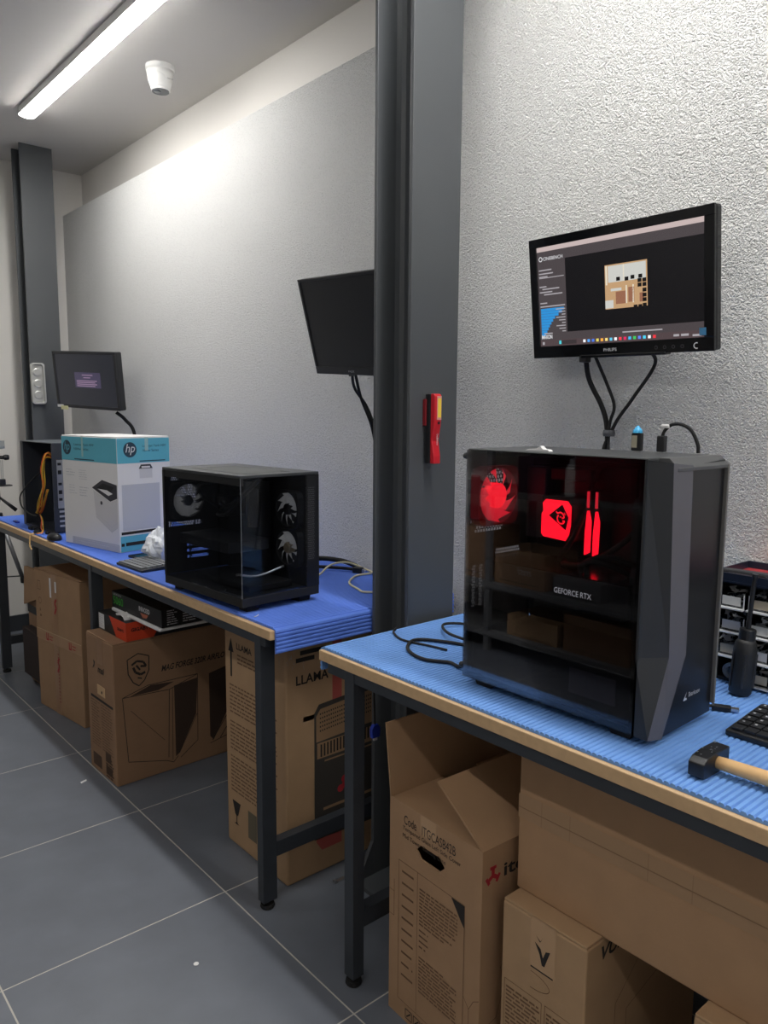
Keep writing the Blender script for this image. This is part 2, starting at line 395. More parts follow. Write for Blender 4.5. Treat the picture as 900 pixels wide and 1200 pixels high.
#PART2
# ------------------------------------------------------------------ computer fans
def fan(parent, c, r, axis, m_frame, m_blade, m_hub, nb=9, half=None, thick=.022, sgn=1, frame=True, hubr=.33, twist=.35, fill=.62):
    """axis 'x': blades turn in the yz plane, seen from +x (sgn=1) or -x; axis 'y': seen from -y"""
    half = half or r*1.06
    def pt(a, b, d):
        return (c[0]+d*sgn, c[1]+a, c[2]+b) if axis == 'x' else (c[0]+a, c[1]-d, c[2]+b)
    g = G(); n = 32
    ring = []; vs = []
    for i in range(n):
        w = 2*PI*i/n; ca, sa = math.cos(w), math.sin(w); q = 1/max(abs(ca), abs(sa)); q = min(q, 1.28)
        for rad, d in ((r*1.01, 0), (r*1.01, thick), (half*q, thick), (half*q, 0)): vs.append(pt(ca*rad, sa*rad, d))
    fs = []
    for i in range(n):
        j = (i+1) % n
        for k in range(4):
            l = (k+1) % 4; fs.append((i*4+k, i*4+l, j*4+l, j*4+k))
    g.add(vs, fs)
    fo = g.build('fan', m_frame, parent)
    for k in range(nb):
        a0 = 2*PI*k/nb; vs = []; fs = []; ns = 6
        for i in range(ns):
            t = i/(ns-1); rad = r*(hubr+.02) + (r*.97-r*hubr)*t
            for e, d in ((-.5, thick*.15), (.5, thick*.85)):
                w = a0 + twist*t + e*(fill*2*PI/nb*(1.0+.28*t))
                vs.append(pt(math.cos(w)*rad, math.sin(w)*rad, d)); 
        for i in range(ns-1): fs.append((2*i, 2*i+1, 2*i+3, 2*i+2))
        b = G().add(vs, fs).build('blade', m_blade, fo)
    h = G()
    m_ = 24; vs = []
    for rad, d in ((r*hubr, 0), (r*hubr, thick*.9), (r*hubr*.82, thick*1.02)):
        for i in range(m_): vs.append(pt(math.cos(2*PI*i/m_)*rad, math.sin(2*PI*i/m_)*rad, d))
    fs = [(k*m_+i, k*m_+(i+1) % m_, (k+1)*m_+(i+1) % m_, (k+1)*m_+i) for k in range(2) for i in range(m_)] + [tuple(range(2*m_, 3*m_)), tuple(range(m_))]
    h.add(vs, fs).build('hub', m_hub, fo)
    return fo

# ------------------------------------------------------------------ red-lit tower on the near bench (local x runs from its rear to its front)
def tower():
    t = thing('computer_tower', 'tall black computer with red-lit parts behind its glass side, on the foreground bench', 'computer', (1.147, 1.074, ZM), -PI/2)
    LX, LY, H = .434, .219, .489
    for x in (.02, .34):
        for y in (.014, .17):
            G().prism([(x, .018), (x+.055, .018), (x+.046, 0), (x+.009, 0)], y, y+.034, 'y').build('foot', RUBBER, t)
    G().box(0, .398, .004, LY, .018, .026).build('bottom_panel', BLACKM, t)
    G().box(0, .40, .004, LY, H-.010, H).build('top_panel', TOPLIT, t, .0015)
    G().box(.003, .40, LY-.003, LY, .026, H-.010).build('side_panel', BLACKM, t)
    hs = gridholes(.028, .116, .314, .332, .0085, .0075, .78) + gridholes(.014, .116, .335, .452, .0085, .0082, .75)
    for k in range(7): hs.append((.022 + 0*k, .054, .150+k*.0155, .150+k*.0155+.0035))
    hs += gridholes(.022, .034, .157, .246, .0046, .0056, .8) + gridholes(.044, .056, .157, .246, .0046, .0056, .8)
    hs += gridholes(.094, .176, .262, .274, .0058, .0062, .8)
    hs = [h for h in hs if not (.022-1e-6 <= h[0] and abs(h[1]-.054) < 1e-6)]
    g = G(); holes_panel(g, .004, LY-.003, .026, H-.010, hs, lambda g, a, b, c, d: g.box(0, .0008, a, b, c, d))
    g.build('rear_panel', BLACKM, t)
    # inside
    G().box(.02, .385, .190, .193, .12, H-.012).build('motherboard_tray', BLACKM, t)
    G().box(.03, .275, .183, .1885, .17, .455).build('motherboard', mat('circuit_board', (16, 15, 18), .45), t)
    for a in ((.035, .085, .150, .183, .30, .45), (.09, .19, .158, .183, .425, .45), (.06, .20, .165, .183, .175, .20)):
        G().box(*a).build('heatsink', DGREY, t, .003)
    G().box(.012, .396, .012, .21, .026, .112).build('power_supply_shroud', BLACKM, t, .002)
    fan(t, (.012, .063, .392), .057, 'x', mat('red_tinted_frame', (70, 30, 34), .4, emit=.03, ecol=(255, 30, 50)), LEDRED2, LEDRED3, 9, .061, .022, 1, hubr=.46, fill=.72)
    # pump with a lit red face
    pb = G().box(.104, .1825, .108, .183, .308, .398).build('pump_block', BLACKM, t, .006)
    f = F2((.110, .108, .314), X3, Z3, .0008)
    f.poly([(.006, 0), (.060, -.003), (.068, .010), (.0715, .030), (.0715, .066), (.063, .076), (.010, .076), (.002, .068), (.004, .052), (0, .046), (0, .006)]).make('lit_face', LEDRED, pb)
    f = F2((.110, .108, .314), X3, Z3, .0014)
    f.poly([(.018, .044), (.050, .069), (.066, .044), (.060, .018)]).make('emblem_plate', mat('emblem_black', (60, 8, 14), .4), pb)
    f = F2((.110, .108, .314), X3, Z3, .0020)   # dragon head in outline
    f.line([(.036, .054), (.040, .050), (.046, .053), (.053, .050), (.056, .043), (.050, .041)], .0028)
    f.line([(.042, .047), (.039, .041), (.041, .034), (.047, .030), (.054, .031), (.057, .036), (.052, .036)], .0030)
    f.line([(.045, .043), (.049, .044)], .0024).line([(.056, .053), (.058, .048)], .0022)
    f.make('emblem', LEDRED3, pb)
    for i, x in enumerate((.196, .215)):
        rb = G().box(x, x+.010, .137, .183, .284, .412).build('memory_module', BLACKM, t, .001)
        G().prism([(x+.0005, .284), (x+.0115, .290), (x+.0125, .352), (x+.007, .372), (x+.004, .372), (x+.0005, .330)], .1325, .137, 'y').build('light_bar', LEDRED, rb)
        G().box(x+.002, x+.006, .1335, .137, .378, .410).build('light_bar', LEDRED2, rb)
    for k, (p) in enumerate(([(.150, .12, .270), (.172, .095, .286), (.188, .102, .315), (.1895, .125, .345), (.1895, .150, .38), (.1895, .165, .43), (.22, .165, .462), (.36, .15, .466)], [(.16, .12, .268), (.19, .08, .271), (.24, .07, .279), (.30, .09, .32), (.365, .12, .40)])):
        G().tube(smooth_path(p), .0058, 8).build('coolant_tube', RUBBER, t, smooth=True)
    # graphics card
    gb = G().prism([(.030, .200), (.030, .262), (.355, .262), (.362, .255), (.362, .205), (.350, .198)], .030, .165, 'y').build('graphics_card', BLACK, t, .002)
    G().box(.028, .362, .029, .166, .2625, .2645).build('backplate', mat('card_backplate', (30, 22, 24), .18), gb)
    f = F2((0, .030, 0), X3, Z3, .0008)
    for x in (.06, .14, .32): f.rect(x, x+.03, .210, .2125)
    f.make('trim_line', DGREY, gb)
    text('GEFORCE RTX', mat('lit_card_lettering', (196, 196, 200), .5, emit=.45, ecol=(220, 220, 225)), gb, (.205, .030, .226), X3, Z3, width=.082, height=.0105, off=.0012)
    G().tube(smooth_path([(.255, .06, .262), (.262, .05, .290), (.30, .07, .30), (.33, .13, .27), (.36, .16, .23)]), .006, 8).build('power_cable', RUBBER, t, smooth=True)
    G().tube(smooth_path([(.235, .07, .262), (.25, .05, .283), (.285, .05, .292), (.325, .11, .26), (.35, .15, .2)]), .005, 8).build('power_cable', RUBBER, t, smooth=True)
    for z in (.37, .25): fan(t, (.375, .10, z-.01), .056, 'x', BLACKM, DGREY, DGREY, 7, .06, .02, -1)
    G().box(.258, .356, .0115, .0122, .05, .098).build('reflection_patch', mat('reflection_grey', (70, 70, 76), .5), t)  # grey patch painted for a box reflected in the glass side
    # glass side
    gl = G().box(.0, .397, 0, .0036, .014, H-.002).build('glass_panel', GLASS1, t)
    fr = G(); holes_panel(fr, .0, .397, .014, H-.002, [(.010, .389, .024, H-.010)], lambda g, a, b, c, d: g.box(a, b, .0037, .0044, c, d))
    fr.build('glass_border', BLACKG, gl)
    for z in (.474, .035): G().lathe([(.006, 0), (.007, -.004), (.006, -.009)], 12, (-.001, .006, z), 'x').build('thumbscrew', BLACK, t)
    # front: faceted bezel
    zt, zm, zb = H-.003, .152, .014
    L = [(.398, 0, zt), (.398, 0, zm), (.398, 0, zb)]
    R1 = [(LX, .026, zt-.004), (LX, .045, zm), (LX-.006, .000, zb)]
    R2 = [(LX, .090, zt-.010), (LX, .103, zm-.006), (LX, .036, zb-.004)]
    E_ = [(LX-.004, LY, zt-.004), (LX-.004, LY, zm), (LX-.004, LY, zb)]
    def strip(A, B, back=.398):
        g = G(); n = len(A); vs = A+B+[(back, p[1], p[2]) for p in A]+[(back, p[1], p[2]) for p in B]; fs = []
        for i in range(n-1):
            fs += [(i, n+i, n+i+1, i+1), (2*n+i, 2*n+i+1, 3*n+i+1, 3*n+i), (i, i+1, 2*n+i+1, 2*n+i), (n+i, 3*n+i, 3*n+i+1, n+i+1)]
        fs += [(0, 2*n, 3*n, n), (n-1, 2*n-1, 4*n-1, 3*n-1)]
        return g.add(vs, fs)
    strip(L, R1, .402).build('front_bezel', mat('bezel_black', (38, 40, 43), .5), t)
    fp = strip([(p[0]-.004, p[1], p[2]) for p in R2], [(p[0]-.001, p[1]-.006, p[2]) for p in E_]).build('front_panel', mat('front_black', (20, 20, 23), .33), t)
    strip(R1, R2).build('grey_ribbon', MGREY, t)
    G().box(.398, LX+.002, LY-.006, LY, .03, zt-.012).build('edge_trim', mat('trim_grey', (104, 102, 98), .45), t, .001)
    G().prism([(.398, H), (.418, H), (LX+.001, H-.016), (LX+.001, H-.022), (.398, H-.012)], .040, LY, 'y').build('top_cap', mat('cap_grey', (74, 75, 76), .45), t, .001)
    tx = text('Sharkoon', mat('logo_grey', (196, 198, 204), .4), t, (LX-.0045, .128, .062), Y3, Z3, width=.040, height=.0085, off=.0007)
    f = F2((LX-.0045, .110, .058), Y3, Z3, .0007); f.poly([(0, 0), (.013, 0), (.011, .004), (.006, .004), (.012, .016)]).make('fin_emblem', MATS['logo_grey'], t)
    return t
tower()

# ------------------------------------------------------------------ fish-tank computer on the far bench
def tank():
    A = Vector((1.043, 2.268)); B = Vector((1.064, 1.831)); d = B-A
    t = thing('computer_case', 'wide black computer with two glass sides and white fans, on the far bench', 'computer', (A.x, A.y, ZM), math.atan2(d.y, d.x))
    LX, LY, Z0, H = .440, .271, .019, .386
    for x in (.006, .375):
        for y in (.028, .21):
            G().prism([(x, Z0), (x+.05, Z0), (x+.044, 0), (x+.006, 0)], y, y+.04, 'y').build('foot', RUBBER, t)
    G().box(0, LX, 0, LY, Z0, .045).build('base_tray', BLACKM, t, .002)
    G().box(0, LX, 0, LY, H-.008, H).build('top_panel', TOPLIT, t, .0015)
    f = F2((0, 0, H), X3, Y3, .0006); f.rect(.10, .40, .04, .20).make('dust_filter', mat('filter_grey', (78, 80, 80), .7), t)
    G().box(.004, LX-.004, .002, .012, H-.028, H-.0085).build('top_rail', BLACK, t)
    G().box(0, .012, .0, .012, .045, H-.008).build('rear_post', BLACK, t)
    hs = gridholes(.03, .118, .226, .330, .0082, .0080, .78) + gridholes(.024, .108, .196, .210, .0080, .0072, .82)
    hs += [(.112, .118, .196, .210), (.122, .128, .196, .210), (.018, .022, .196, .212)]
    for k in range(4): hs += gridholes(.094, .156, .088+k*.020, .098+k*.020, .0062, .0052, .82) + [(.080, .086, .088+k*.020, .097+k*.020)]
    hs += gridholes(.028, .052, .342, .356, .006, .006, .7)
    g = G(); holes_panel(g, .002, LY-.002, .045, H-.008, hs, lambda g, a, b, c, d: g.box(0, .0008, a, b, c, d)); g.build('rear_panel', BLACKM, t)
    G().box(.003, LX-.006, .228, .231, .045, H-.008).build('divider', BLACKM, t)
    G().box(.003, LX, LY-.003, LY, .045, H-.008).build('far_side_panel', BLACKM, t)
    WB = mat('white_blade_glow', (206, 206, 204), .45, emit=.04, ecol=(255, 255, 255))  # blades are unlit; faint glow added to brighten them
    fan(t, (.010, .072, .278), .052, 'x', BLACKM, WB, mat('hub_grey', (70, 78, 90), .4), 9, .058, .022, 1)
    for z in (.272, .156): fan(t, (.368, .226, z), .051, 'y', BLACKM, WB, BLACKM if z > .2 else mat('hub_label', (160, 146, 120), .4), 9, .056, .022)
    G().box(.03, .27, .214, .2275, .08, .345).build('motherboard', mat('circuit_board', (16, 15, 18), .45), t)
    for a in ((.03, .07, .185, .214, .22, .34), (.08, .18, .19, .214, .31, .34), (.19, .196, .18, .214, .2, .32), (.204, .210, .18, .214, .2, .32)):
        G().box(*a).build('heatsink', DGREY, t, .002)
    G().box(.10, .17, .13, .214, .235, .30).build('processor_cooler', BLACK, t, .006)
    gc = G().box(.0, .285, .055, .20, .142, .176).build('graphics_card', DGREY, t, .004)
    text('RADEON', mat('dim_grey_ink', (96, 96, 98), .5), gc, (.05, .055, .152), X3, Z3, width=.07, height=.009, off=.001)
    for k, p in enumerate(([(.14, .13, .27), (.19, .09, .285), (.25, .08, .28), (.29, .12, .33), (.30, .16, .37)], [(.14, .13, .255), (.19, .08, .25), (.26, .07, .26), (.31, .10, .32), (.33, .15, .37)], [(.12, .13, .26), (.10, .08, .30), (.12, .06, .335), (.2, .08, .35)])):
        G().tube(smooth_path(p), .0055, 8).build('hose', BLACK, t, smooth=True)
    G().box(.10, .40, .05, .20, .046, .066).build('cable_cover', BLACKM, t, .003)
    G().tube(smooth_path([(.26, .10, .07), (.30, .08, .08), (.34, .12, .078), (.36, .2, .1)]), .004, 6).build('sleeved_wire', SILVER, t, smooth=True)
    G().box(.012, LX-.001, 0, .0028, .046, H-.029).build('glass_panel', GLASS2, t)
    G().box(LX-.0028, LX, .003, .225, .045, H-.0085).build('glass_panel', GLASS2, t)
    G().box(LX-.0006, LX+.0006, -.0006, .0006, .045, H-.009).build('glass_edge', mat('edge_grey', (120, 124, 128), .2), t)
    G().box(LX-.003, LX+.0005, .226, LY-.003, .045, H-.0085).build('front_strip', BLACK, t)
    f = F2((LX+.0005, 0, 0), Y3, Z3, .0004)
    for i in range(5):
        for j in range(36):
            f.disc(.2305+i*.0047+(.0023 if j % 2 else 0), .130+j*.006, .0015, n=6)
    f.make('vent_holes', mat('vent_grey', (96, 96, 98), .5), t)
tank()

# ------------------------------------------------------------------ monitors
def monitor(name, label, c, yaw, tilt, roll, w, h, m_case, m_screen, bez, chin, depth=.03):
    n = Vector((-math.cos(yaw)*math.cos(tilt), math.sin(yaw)*math.cos(tilt), -math.sin(tilt)))
    r = Vector((0, 0, 1)).cross(n).normalized(); u = n.cross(r)
    r2 = r*math.cos(roll)+u*math.sin(roll); u2 = -r*math.sin(roll)+u*math.cos(roll)
    M = Matrix((r2, -n, u2)).transposed().to_4x4(); M.translation = c
    t = thing(name, label, 'monitor', (0, 0, 0)); t.matrix_world = M
    G().box(-w/2, w/2, .006, depth, -h/2, h/2).build('housing', m_case, t, .006)
    G().prism([(-w*.3, depth), (w*.3, depth), (w*.22, depth+.025), (-w*.22, depth+.025)], -h*.32, h*.30, 'z').build('back_shell', m_case, t, .004)
    g = G(); holes_panel(g, -w/2, w/2, -h/2, h/2, [(-w/2+bez, w/2-bez, -h/2+chin, h/2-bez*.9)], lambda g, a, b, cc, d: g.box(a, b, 0, .0065, cc, d))
    g.build('bezel', m_case, t, .0012)
    sc = G().box(-w/2+bez, w/2-bez, .0030, .0062, -h/2+chin, h/2-bez*.9).build('screen', m_screen, t)
    # wall bracket: arm and plate
    Mi = M.inverted(); wy = c[1]*XW/c[0]-.03; wp = Vector((XW, wy, c[2])); p0 = Vector((0, depth+.024, 0)); p1 = Mi @ (wp+Vector((-.012, 0, 0)))
    G().tube([p0, p0*.4+p1*.6, p1], .014, 10).build('mount_arm', BLACK, t)
    g = G(); e = .05
    q = [Mi @ Vector((XW-.002-dx, wy+sy*e, c[2]+sz*e)) for dx in (0, .01) for sy, sz in ((-1, -1), (1, -1), (1, 1), (-1, 1))]
    g.add([tuple(v) for v in q], [(0, 1, 2, 3), (4, 5, 6, 7), (0, 1, 5, 4), (1, 2, 6, 5), (2, 3, 7, 6), (3, 0, 4, 7)]).build('wall_plate', BLACK, t)
    return t, sc
W1, H1 = .512, .297
t, sc = monitor('monitor', 'black monitor showing a benchmark program, mounted above the red-lit computer', (1.617, 1.06, 1.669), .08, .136, -.018, W1, H1, BLACKG, scr('screen_dark', (16, 15, 17), 1), .024, .030)
x0, x1, z0, z1 = -W1/2+.024, W1/2-.024, -H1/2+.030, H1/2-.0216
SW, SH = x1-x0, z1-z0
def S(off): return F2((x0, .0030, z0), X3, Z3, off)
S(.0005).rect(0, SW, SH*.955, SH).make('title_bar', scr('ui_title', (176, 160, 158)), sc)
S(.0003).rect(0, SW, SH*.86, SH).rect(0, SW*.195, SH*.02, SH*.86).rect(SW*.195, SW, .0, SH*.135).make('side_panel', scr('ui_panel', (66, 60, 62)), sc)
f = S(.0005); f.rect(SW*.01, SW*.185, SH*.40, SH*.412).rect(SW*.01, SW*.185, SH*.69, SH*.698)
for k, (a, b, y) in enumerate(((.01, .1, .765), (.01, .11, .73), (.01, .07, .70), (.01, .06, .60), (.03, .15, .575), (.01, .10, .545), (.04, .17, .52), (.01, .06, .435), (.03, .09, .125), (.55, .78, .085))): f.rect(SW*a, SW*b, SH*y, SH*(y+.012))
for k in range(9): f.rect(SW*(.12+.02*(k % 3)), SW*.185, SH*(.365-k*.028), SH*(.375-k*.028))
stuff(f.make('interface_text', scr('ui_text', (150, 146, 150)), sc))
f = S(.0004)
for k, wd in enumerate((.165, .15, .125, .1, .085, .072, .06, .05, .04, .03)): f.rect(SW*.012, SW*(.012+wd), SH*(.36-k*.028), SH*(.386-k*.028))
f.make('ranking_bars', scr('ui_blue', (40, 128, 190)), sc)
text('CINEBENCH', scr('ui_white', (205, 205, 208)), sc, (x0+SW*.045, .0030, z0+SH*.865), X3, Z3, width=SW*.135, height=SH*.033, off=.0007)
S(.0007).ring(SW*.026, SH*.882, SW*.011, .002).make('swirl_emblem', MATS['ui_white'], sc)
text('MAXON', MATS['ui_white'], sc, (x0+SW*.012, .0030, z0+SH*.075), X3, Z3, width=SW*.075, height=SH*.042, off=.0007, bold=.02)
S(.0004).rect(0, SW, 0, SH*.062).make('taskbar', scr('ui_taskbar', (72, 60, 62)), sc)
f = S(.0007); cols = [(220, 220, 224), (80, 150, 220), (70, 110, 200), (205, 190, 90), (230, 160, 60), (226, 200, 120), (90, 180, 210), (226, 226, 230), (220, 60, 70), (200, 40, 90), (60, 170, 220), (60, 180, 90), (90, 120, 220), (70, 190, 220), (225, 225, 228), (214, 50, 60)]
for k, c in enumerate(cols):
    S(.0007).rect(SW*(.30+k*.0285), SW*(.316+k*.0285), SH*.018, SH*.046).make('taskbar_icon', scr('icon_%d' % k, c), sc)
S(.0007).rect(SW*.015, SW*.03, SH*.015, SH*.045).rect(SW*.84, SW*.87, SH*.02, SH*.04).rect(SW*.88, SW*.92, SH*.02, SH*.04).rect(SW*.94, SW*.985, SH*.012, SH*.03).make('tray_icons', MATS['ui_text'], sc)
S(.0007).rect(SW*.135, SW*.15, SH*.015, SH*.05).make('start_icon', scr('ui_teal', (70, 190, 200)), sc)
S(.0006).rect(SW*.152, SW*.255, SH*.012, SH*.052).make('search_field', scr('ui_field', (52, 46, 48)), sc)
# the half-finished picture of a room
a0, a1, b0, b1 = .45, .70, .315, .725
S(.0004).rect(SW*a0, SW*a1, SH*b0, SH*b1).make('picture', scr('pic_tan', (172, 139, 103)), sc)
def pic(nm, m, *rs):
    f = S(.0006)
    for (p, q, r_, s_) in rs: f.rect(SW*(a0+(a1-a0)*p), SW*(a0+(a1-a0)*q), SH*(b0+(b1-b0)*r_), SH*(b0+(b1-b0)*s_))
    stuff(f.make(nm, m, sc))
pic('picture_light', scr('pic_light', (181, 181, 176)), (.08, .97, .60, .97), (.14, .40, .40, .46), (0, .2, .02, .2))
pic('picture_wall', scr('pic_brown', (133, 91, 70)), (.26, .5, .10, .38), (.56, .70, .12, .45), (.82, .92, .1, .3))
pic('picture_frame', scr('pic_pale', (204, 195, 176)), (.50, .53, .1, .5), (.66, .69, .1, .5), (.44, .47, .62, .97), (.02, .06, .55, .98))
f = S(.0008)
for p, q in ((.78, .53), (.89, .53), (.78, .43), (.89, .43), (.89, .31), (.89, .20), (.89, .10), (.68, -.04), (.79, -.04), (.89, -.02), (.28, .62), (.48, .60), (.62, .62), (.80, .62)):
    f.rect(SW*(a0+(a1-a0)*p), SW*(a0+(a1-a0)*(p+.09)), SH*(b0+(b1-b0)*q), SH*(b0+(b1-b0)*(q+.085)))
f.make('picture_blocks', scr('pic_black', (18, 16, 16)), sc)
pl = mat('logo_pale', (196, 196, 198), .4)
text('PHILIPS', pl, t, (-.030, 0, -H1/2+.010), X3, Z3, width=.038, height=.0075, off=.0006, bold=.02)
f = F2((0, 0, 0), X3, Z3, .0006)
for k in range(4): f.ring(.115+k*.022, -H1/2+.013, .0035, .0008)
f.make('button_marks', mat('dim_grey_ink', (96, 96, 98), .5), t)
F2((0, 0, 0), X3, Z3, .0006).line([(.215+.006*math.cos(a), -H1/2+.013+.006*math.sin(a)) for a in [PI*.35+PI*1.3*i/10 for i in range(11)]], .0022).make('power_mark', WHITE, t)
F2((0, 0, 0), X3, Z3, .0006).rect(.222, .238, -H1/2+.034, -H1/2+.050).make('energy_sticker', mat('sticker_blue', (70, 130, 170), .5), t)
MATS.setdefault('pale_grey_ink', mat('pale_grey_ink', (196, 196, 200), .5))
G().box(-.10, .14, -.002, .02, -H1/2-.004, -H1/2+.004).build('lower_lip', BLACKG, t, .002)

W2, H2 = .42, .30
n2 = Vector((1.425, 2.079, 1.794)); r2v = (Vector((1.404, 1.58, 1.766))-n2).normalized(); d2v = (Vector((1.51, 2.091, 1.506))-n2).normalized()
c2 = n2 + r2v*W2/2 + d2v*H2/2
t, sc = monitor('monitor', 'dark switched-off monitor tilted downwards beside the middle column', tuple(c2), .058, .285, -.057, W2, H2, mat('monitor_charcoal', (40, 41, 44), .4), mat('screen_off', (34, 36, 40), .35), .010, .024, .034)
text('PHILIPS', pl, t, (-.028, 0, -H2/2+.008), X3, Z3, width=.03, height=.006, off=.0006)
G().lathe([(.012, 0), (.012, .003)], 14, (-.02, .005, -H2/2-.003)).build('sensor_bump', CLEAR, t)

W3, H3 = .485, .298
t, sc = monitor('monitor', 'small dark monitor with a purple message box, hung over the white and teal carton', (1.495, 4.15, 1.535), -.335, .117, -.046, W3, H3, MATS['monitor_charcoal'], scr('screen_grey', (34, 35, 40), 1), .016, .016, .045)
sx0, sz0 = -W3/2, -H3/2
f = F2((sx0, .0030, sz0), X3, Z3, .0004); f.rect(W3*.33, W3*.74, H3*.37, H3*.64).make('message_box', scr('msg_purple', (58, 53, 72), 1), sc)
f = F2((sx0, .0030, sz0), X3, Z3, .0008); f.rect(W3*.45, W3*.62, H3*.585, H3*.60).rect(W3*.47, W3*.58, H3*.54, H3*.555)
for k in range(4): f.rect(W3*.36, W3*(.68-.03*(k % 2)), H3*(.485-k*.03), H3*(.50-k*.03))
f.make('message_text', scr('msg_text', (126, 104, 128), 1), sc)
F2((sx0, 0, sz0), X3, Z3, .0007).rect(.0, .05, .0, .014).make('paper_label', OFFW, t)
G().box(sx0+.03, sx0+.085, -.003, .0, -H3/2-.012, -H3/2+.008).build('sticky_tab', mat('cream_tab', (212, 210, 160), .6), t)

# ------------------------------------------------------------------ cables of the monitors
XC = 1.70
c_ = [(1.655, 1.155, 1.535), (1.69, 1.165, 1.47), (XC, 1.130, 1.40), (XC, 1.113, 1.345), (XC, 1.112, 1.25), (XC, 1.13, 1.0), (XC-.01, 1.16, .835)]
cable('signal_cable', c_, .0062, RUBBER, 'black cable with a plug, leftmost of three under the benchmark monitor')
G_ = G().box(1.645, 1.668, 1.146, 1.166, 1.510, 1.545).build('plug_housing', BLACK, None, .002)
sc_ = bpy.data.objects['signal_cable']; G_.parent = sc_
cable('power_cable', [(1.66, 1.135, 1.535), (XC, 1.115, 1.45), (XC-.003, 1.093, 1.40), (XC-.008, 1.102, 1.345), (XC-.008, 1.10, 1.2), (XC-.008, 1.11, 1.0), (XC-.02, 1.12, .835)], .004, RUBBER, 'black cable in the middle of three under the benchmark monitor')
cable('video_cable', [(1.66, .985, 1.535), (XC, .990, 1.50), (XC, 1.045, 1.42), (XC-.004, 1.092, 1.35), (XC-.012, 1.118, 1.25), (XC-.012, 1.09, 1.0), (XC-.03, 1.08, .835)], .0044, RUBBER, 'black cable slanting in from the right under the benchmark monitor')
tag(G().lathe([(.014, -.008), (.0155, 0), (.014, .008)], 14, (XC-.004, 1.104, 1.335)).build('cable_tie', mat('grey_tie', (74, 76, 80), .7)), 'grey hook-and-loop tie bundling three cables on the wall', 'cable tie')
cable('signal_cable', [(1.56, 1.97, 1.51), (1.62, 2.03, 1.46), (1.67, 2.02, 1.39), (1.69, 1.985, 1.27), (1.70, 1.97, 1.1), (1.70, 1.98, .84)], .005, RUBBER, 'black cable dropping from the left of the tilted dark monitor')
cable('power_cable', [(1.56, 1.955, 1.51), (1.63, 2.01, 1.43), (1.675, 2.01, 1.34), (1.685, 1.995, 1.25), (1.69, 1.98, 1.1), (1.69, 2.0, .84)], .005, RUBBER, 'black cable running beside another under the tilted dark monitor')
cable('video_cable', [(1.57, 1.87, 1.50), (1.62, 1.90, 1.44), (1.67, 1.975, 1.36), (1.68, 1.995, 1.29), (1.68, 1.98, 1.1), (1.68, 1.96, .84)], .0048, RUBBER, 'black cable curving in from behind the middle column')
cable('monitor_cable', [(1.62, 4.06, 1.37), (1.66, 4.04, 1.33), (1.70, 4.02, 1.25), (1.70, 4.0, 1.0), (1.69, 4.0, .835)], .009, RUBBER, 'thick black cable hanging from the monitor with the message box')
#PART3
# ------------------------------------------------------------------ cartons
def carton(name, label, A, B, depth, H, m, z=0, cat='box', tape=None, bevel=.004, top='seam'):
    """A = far/left base corner, B = near base corner of the face that looks at the aisle; local x runs A->B, y into the bench"""
    A, B = Vector(A), Vector(B); d = B-A; Wd = d.length
    t = thing(name, label, cat, (A.x, A.y, z), math.atan2(d.y, d.x))
    G().box(0, Wd, 0, depth, 0, H-.005).build('body', m, t, bevel)
    if top == 'seam':
        yc = depth/2
        for a, b in ((.0015, yc-.001), (yc+.001, depth-.0015)):
            G().box(.0015, Wd-.0015, a, b, H-.005, H).build('flap', m, t, .0015)
    if top == 'seamx':
        xc = Wd/2
        for a, b in ((.0015, xc-.001), (xc+.001, Wd-.0015)):
            G().box(a, b, .0015, depth-.0015, H-.005, H).build('flap', m, t, .0015)
    return t, Wd

# tall taped carton under the far bench
t, w = carton('cardboard_box', 'tall brown carton sealed with red-printed tape under the far bench', (1.067, 3.718), (1.121, 3.286), .30, .655, CARD)
tp = F2((0, 0, 0), X3, Z3, .0007)
tp.rect(w*.40-.004, w*.40+.046, .0, .650).make('tape', mat('printed_tape', (160, 122, 88), .3), t)
tp = F2((0, 0, 0), X3, Z3, .0010); tp.rect(0, w, .325, .372).make('tape', mat('printed_tape2', (172, 134, 98), .3), t)
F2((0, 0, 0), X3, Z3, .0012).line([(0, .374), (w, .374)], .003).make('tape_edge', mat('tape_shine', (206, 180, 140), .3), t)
F2((0, 0, 0), X3, Z3, .0004).rect(w*.405, w*.415, .39, .65).make('seam', INKF, t)
for k, (x, z, r) in enumerate(((.195, .47, 1), (.10, .332, 0), (.32, .332, 0), (.20, .20, 1))):
    f = F2((x, 0, z), X3, Z3, .0016)
    if r: f.line([(0, 0), (.018, .03), (.004, .05), (.02, .07)], .012)
    else: f.rect(0, .007, 0, .034).rect(.016, .023, 0, .034).rect(0, .023, .0, .007).rect(.03, .06, .006, .010).rect(.03, .065, .02, .024)
    f.make('tape_print', REDINK, t)
F2((.205, 0, .05), X3, Z3, .0016).lines(0, .014, .24, 0, .016, .007).make('tape_print', mat('red_faint', (150, 84, 66), .6), t)
f = F2((.03, 0, .49), X3, Z3, .0007); f.ring(.02, .02, .014, .003).poly([(.012, -.03), (.024, -.03), (.018, -.01)]).rect(.014, .03, -.055, -.045).rect(.0, .03, .07, .073).rect(.0, .03, .11, .113).rect(0, .003, .07, .113).rect(.027, .03, .07, .113).make('handling_marks', INKF, t)
F2((.175, 0, .54), X3, Z3, .0012).rect(-.022, -.006, 0, .09).rect(.03, .045, .03, .08).make('torn_paper', OFFW, t)
G().box(.0, w, -.0, .012, .6505, .658).build('crushed_edge', CARD3, t, .003)

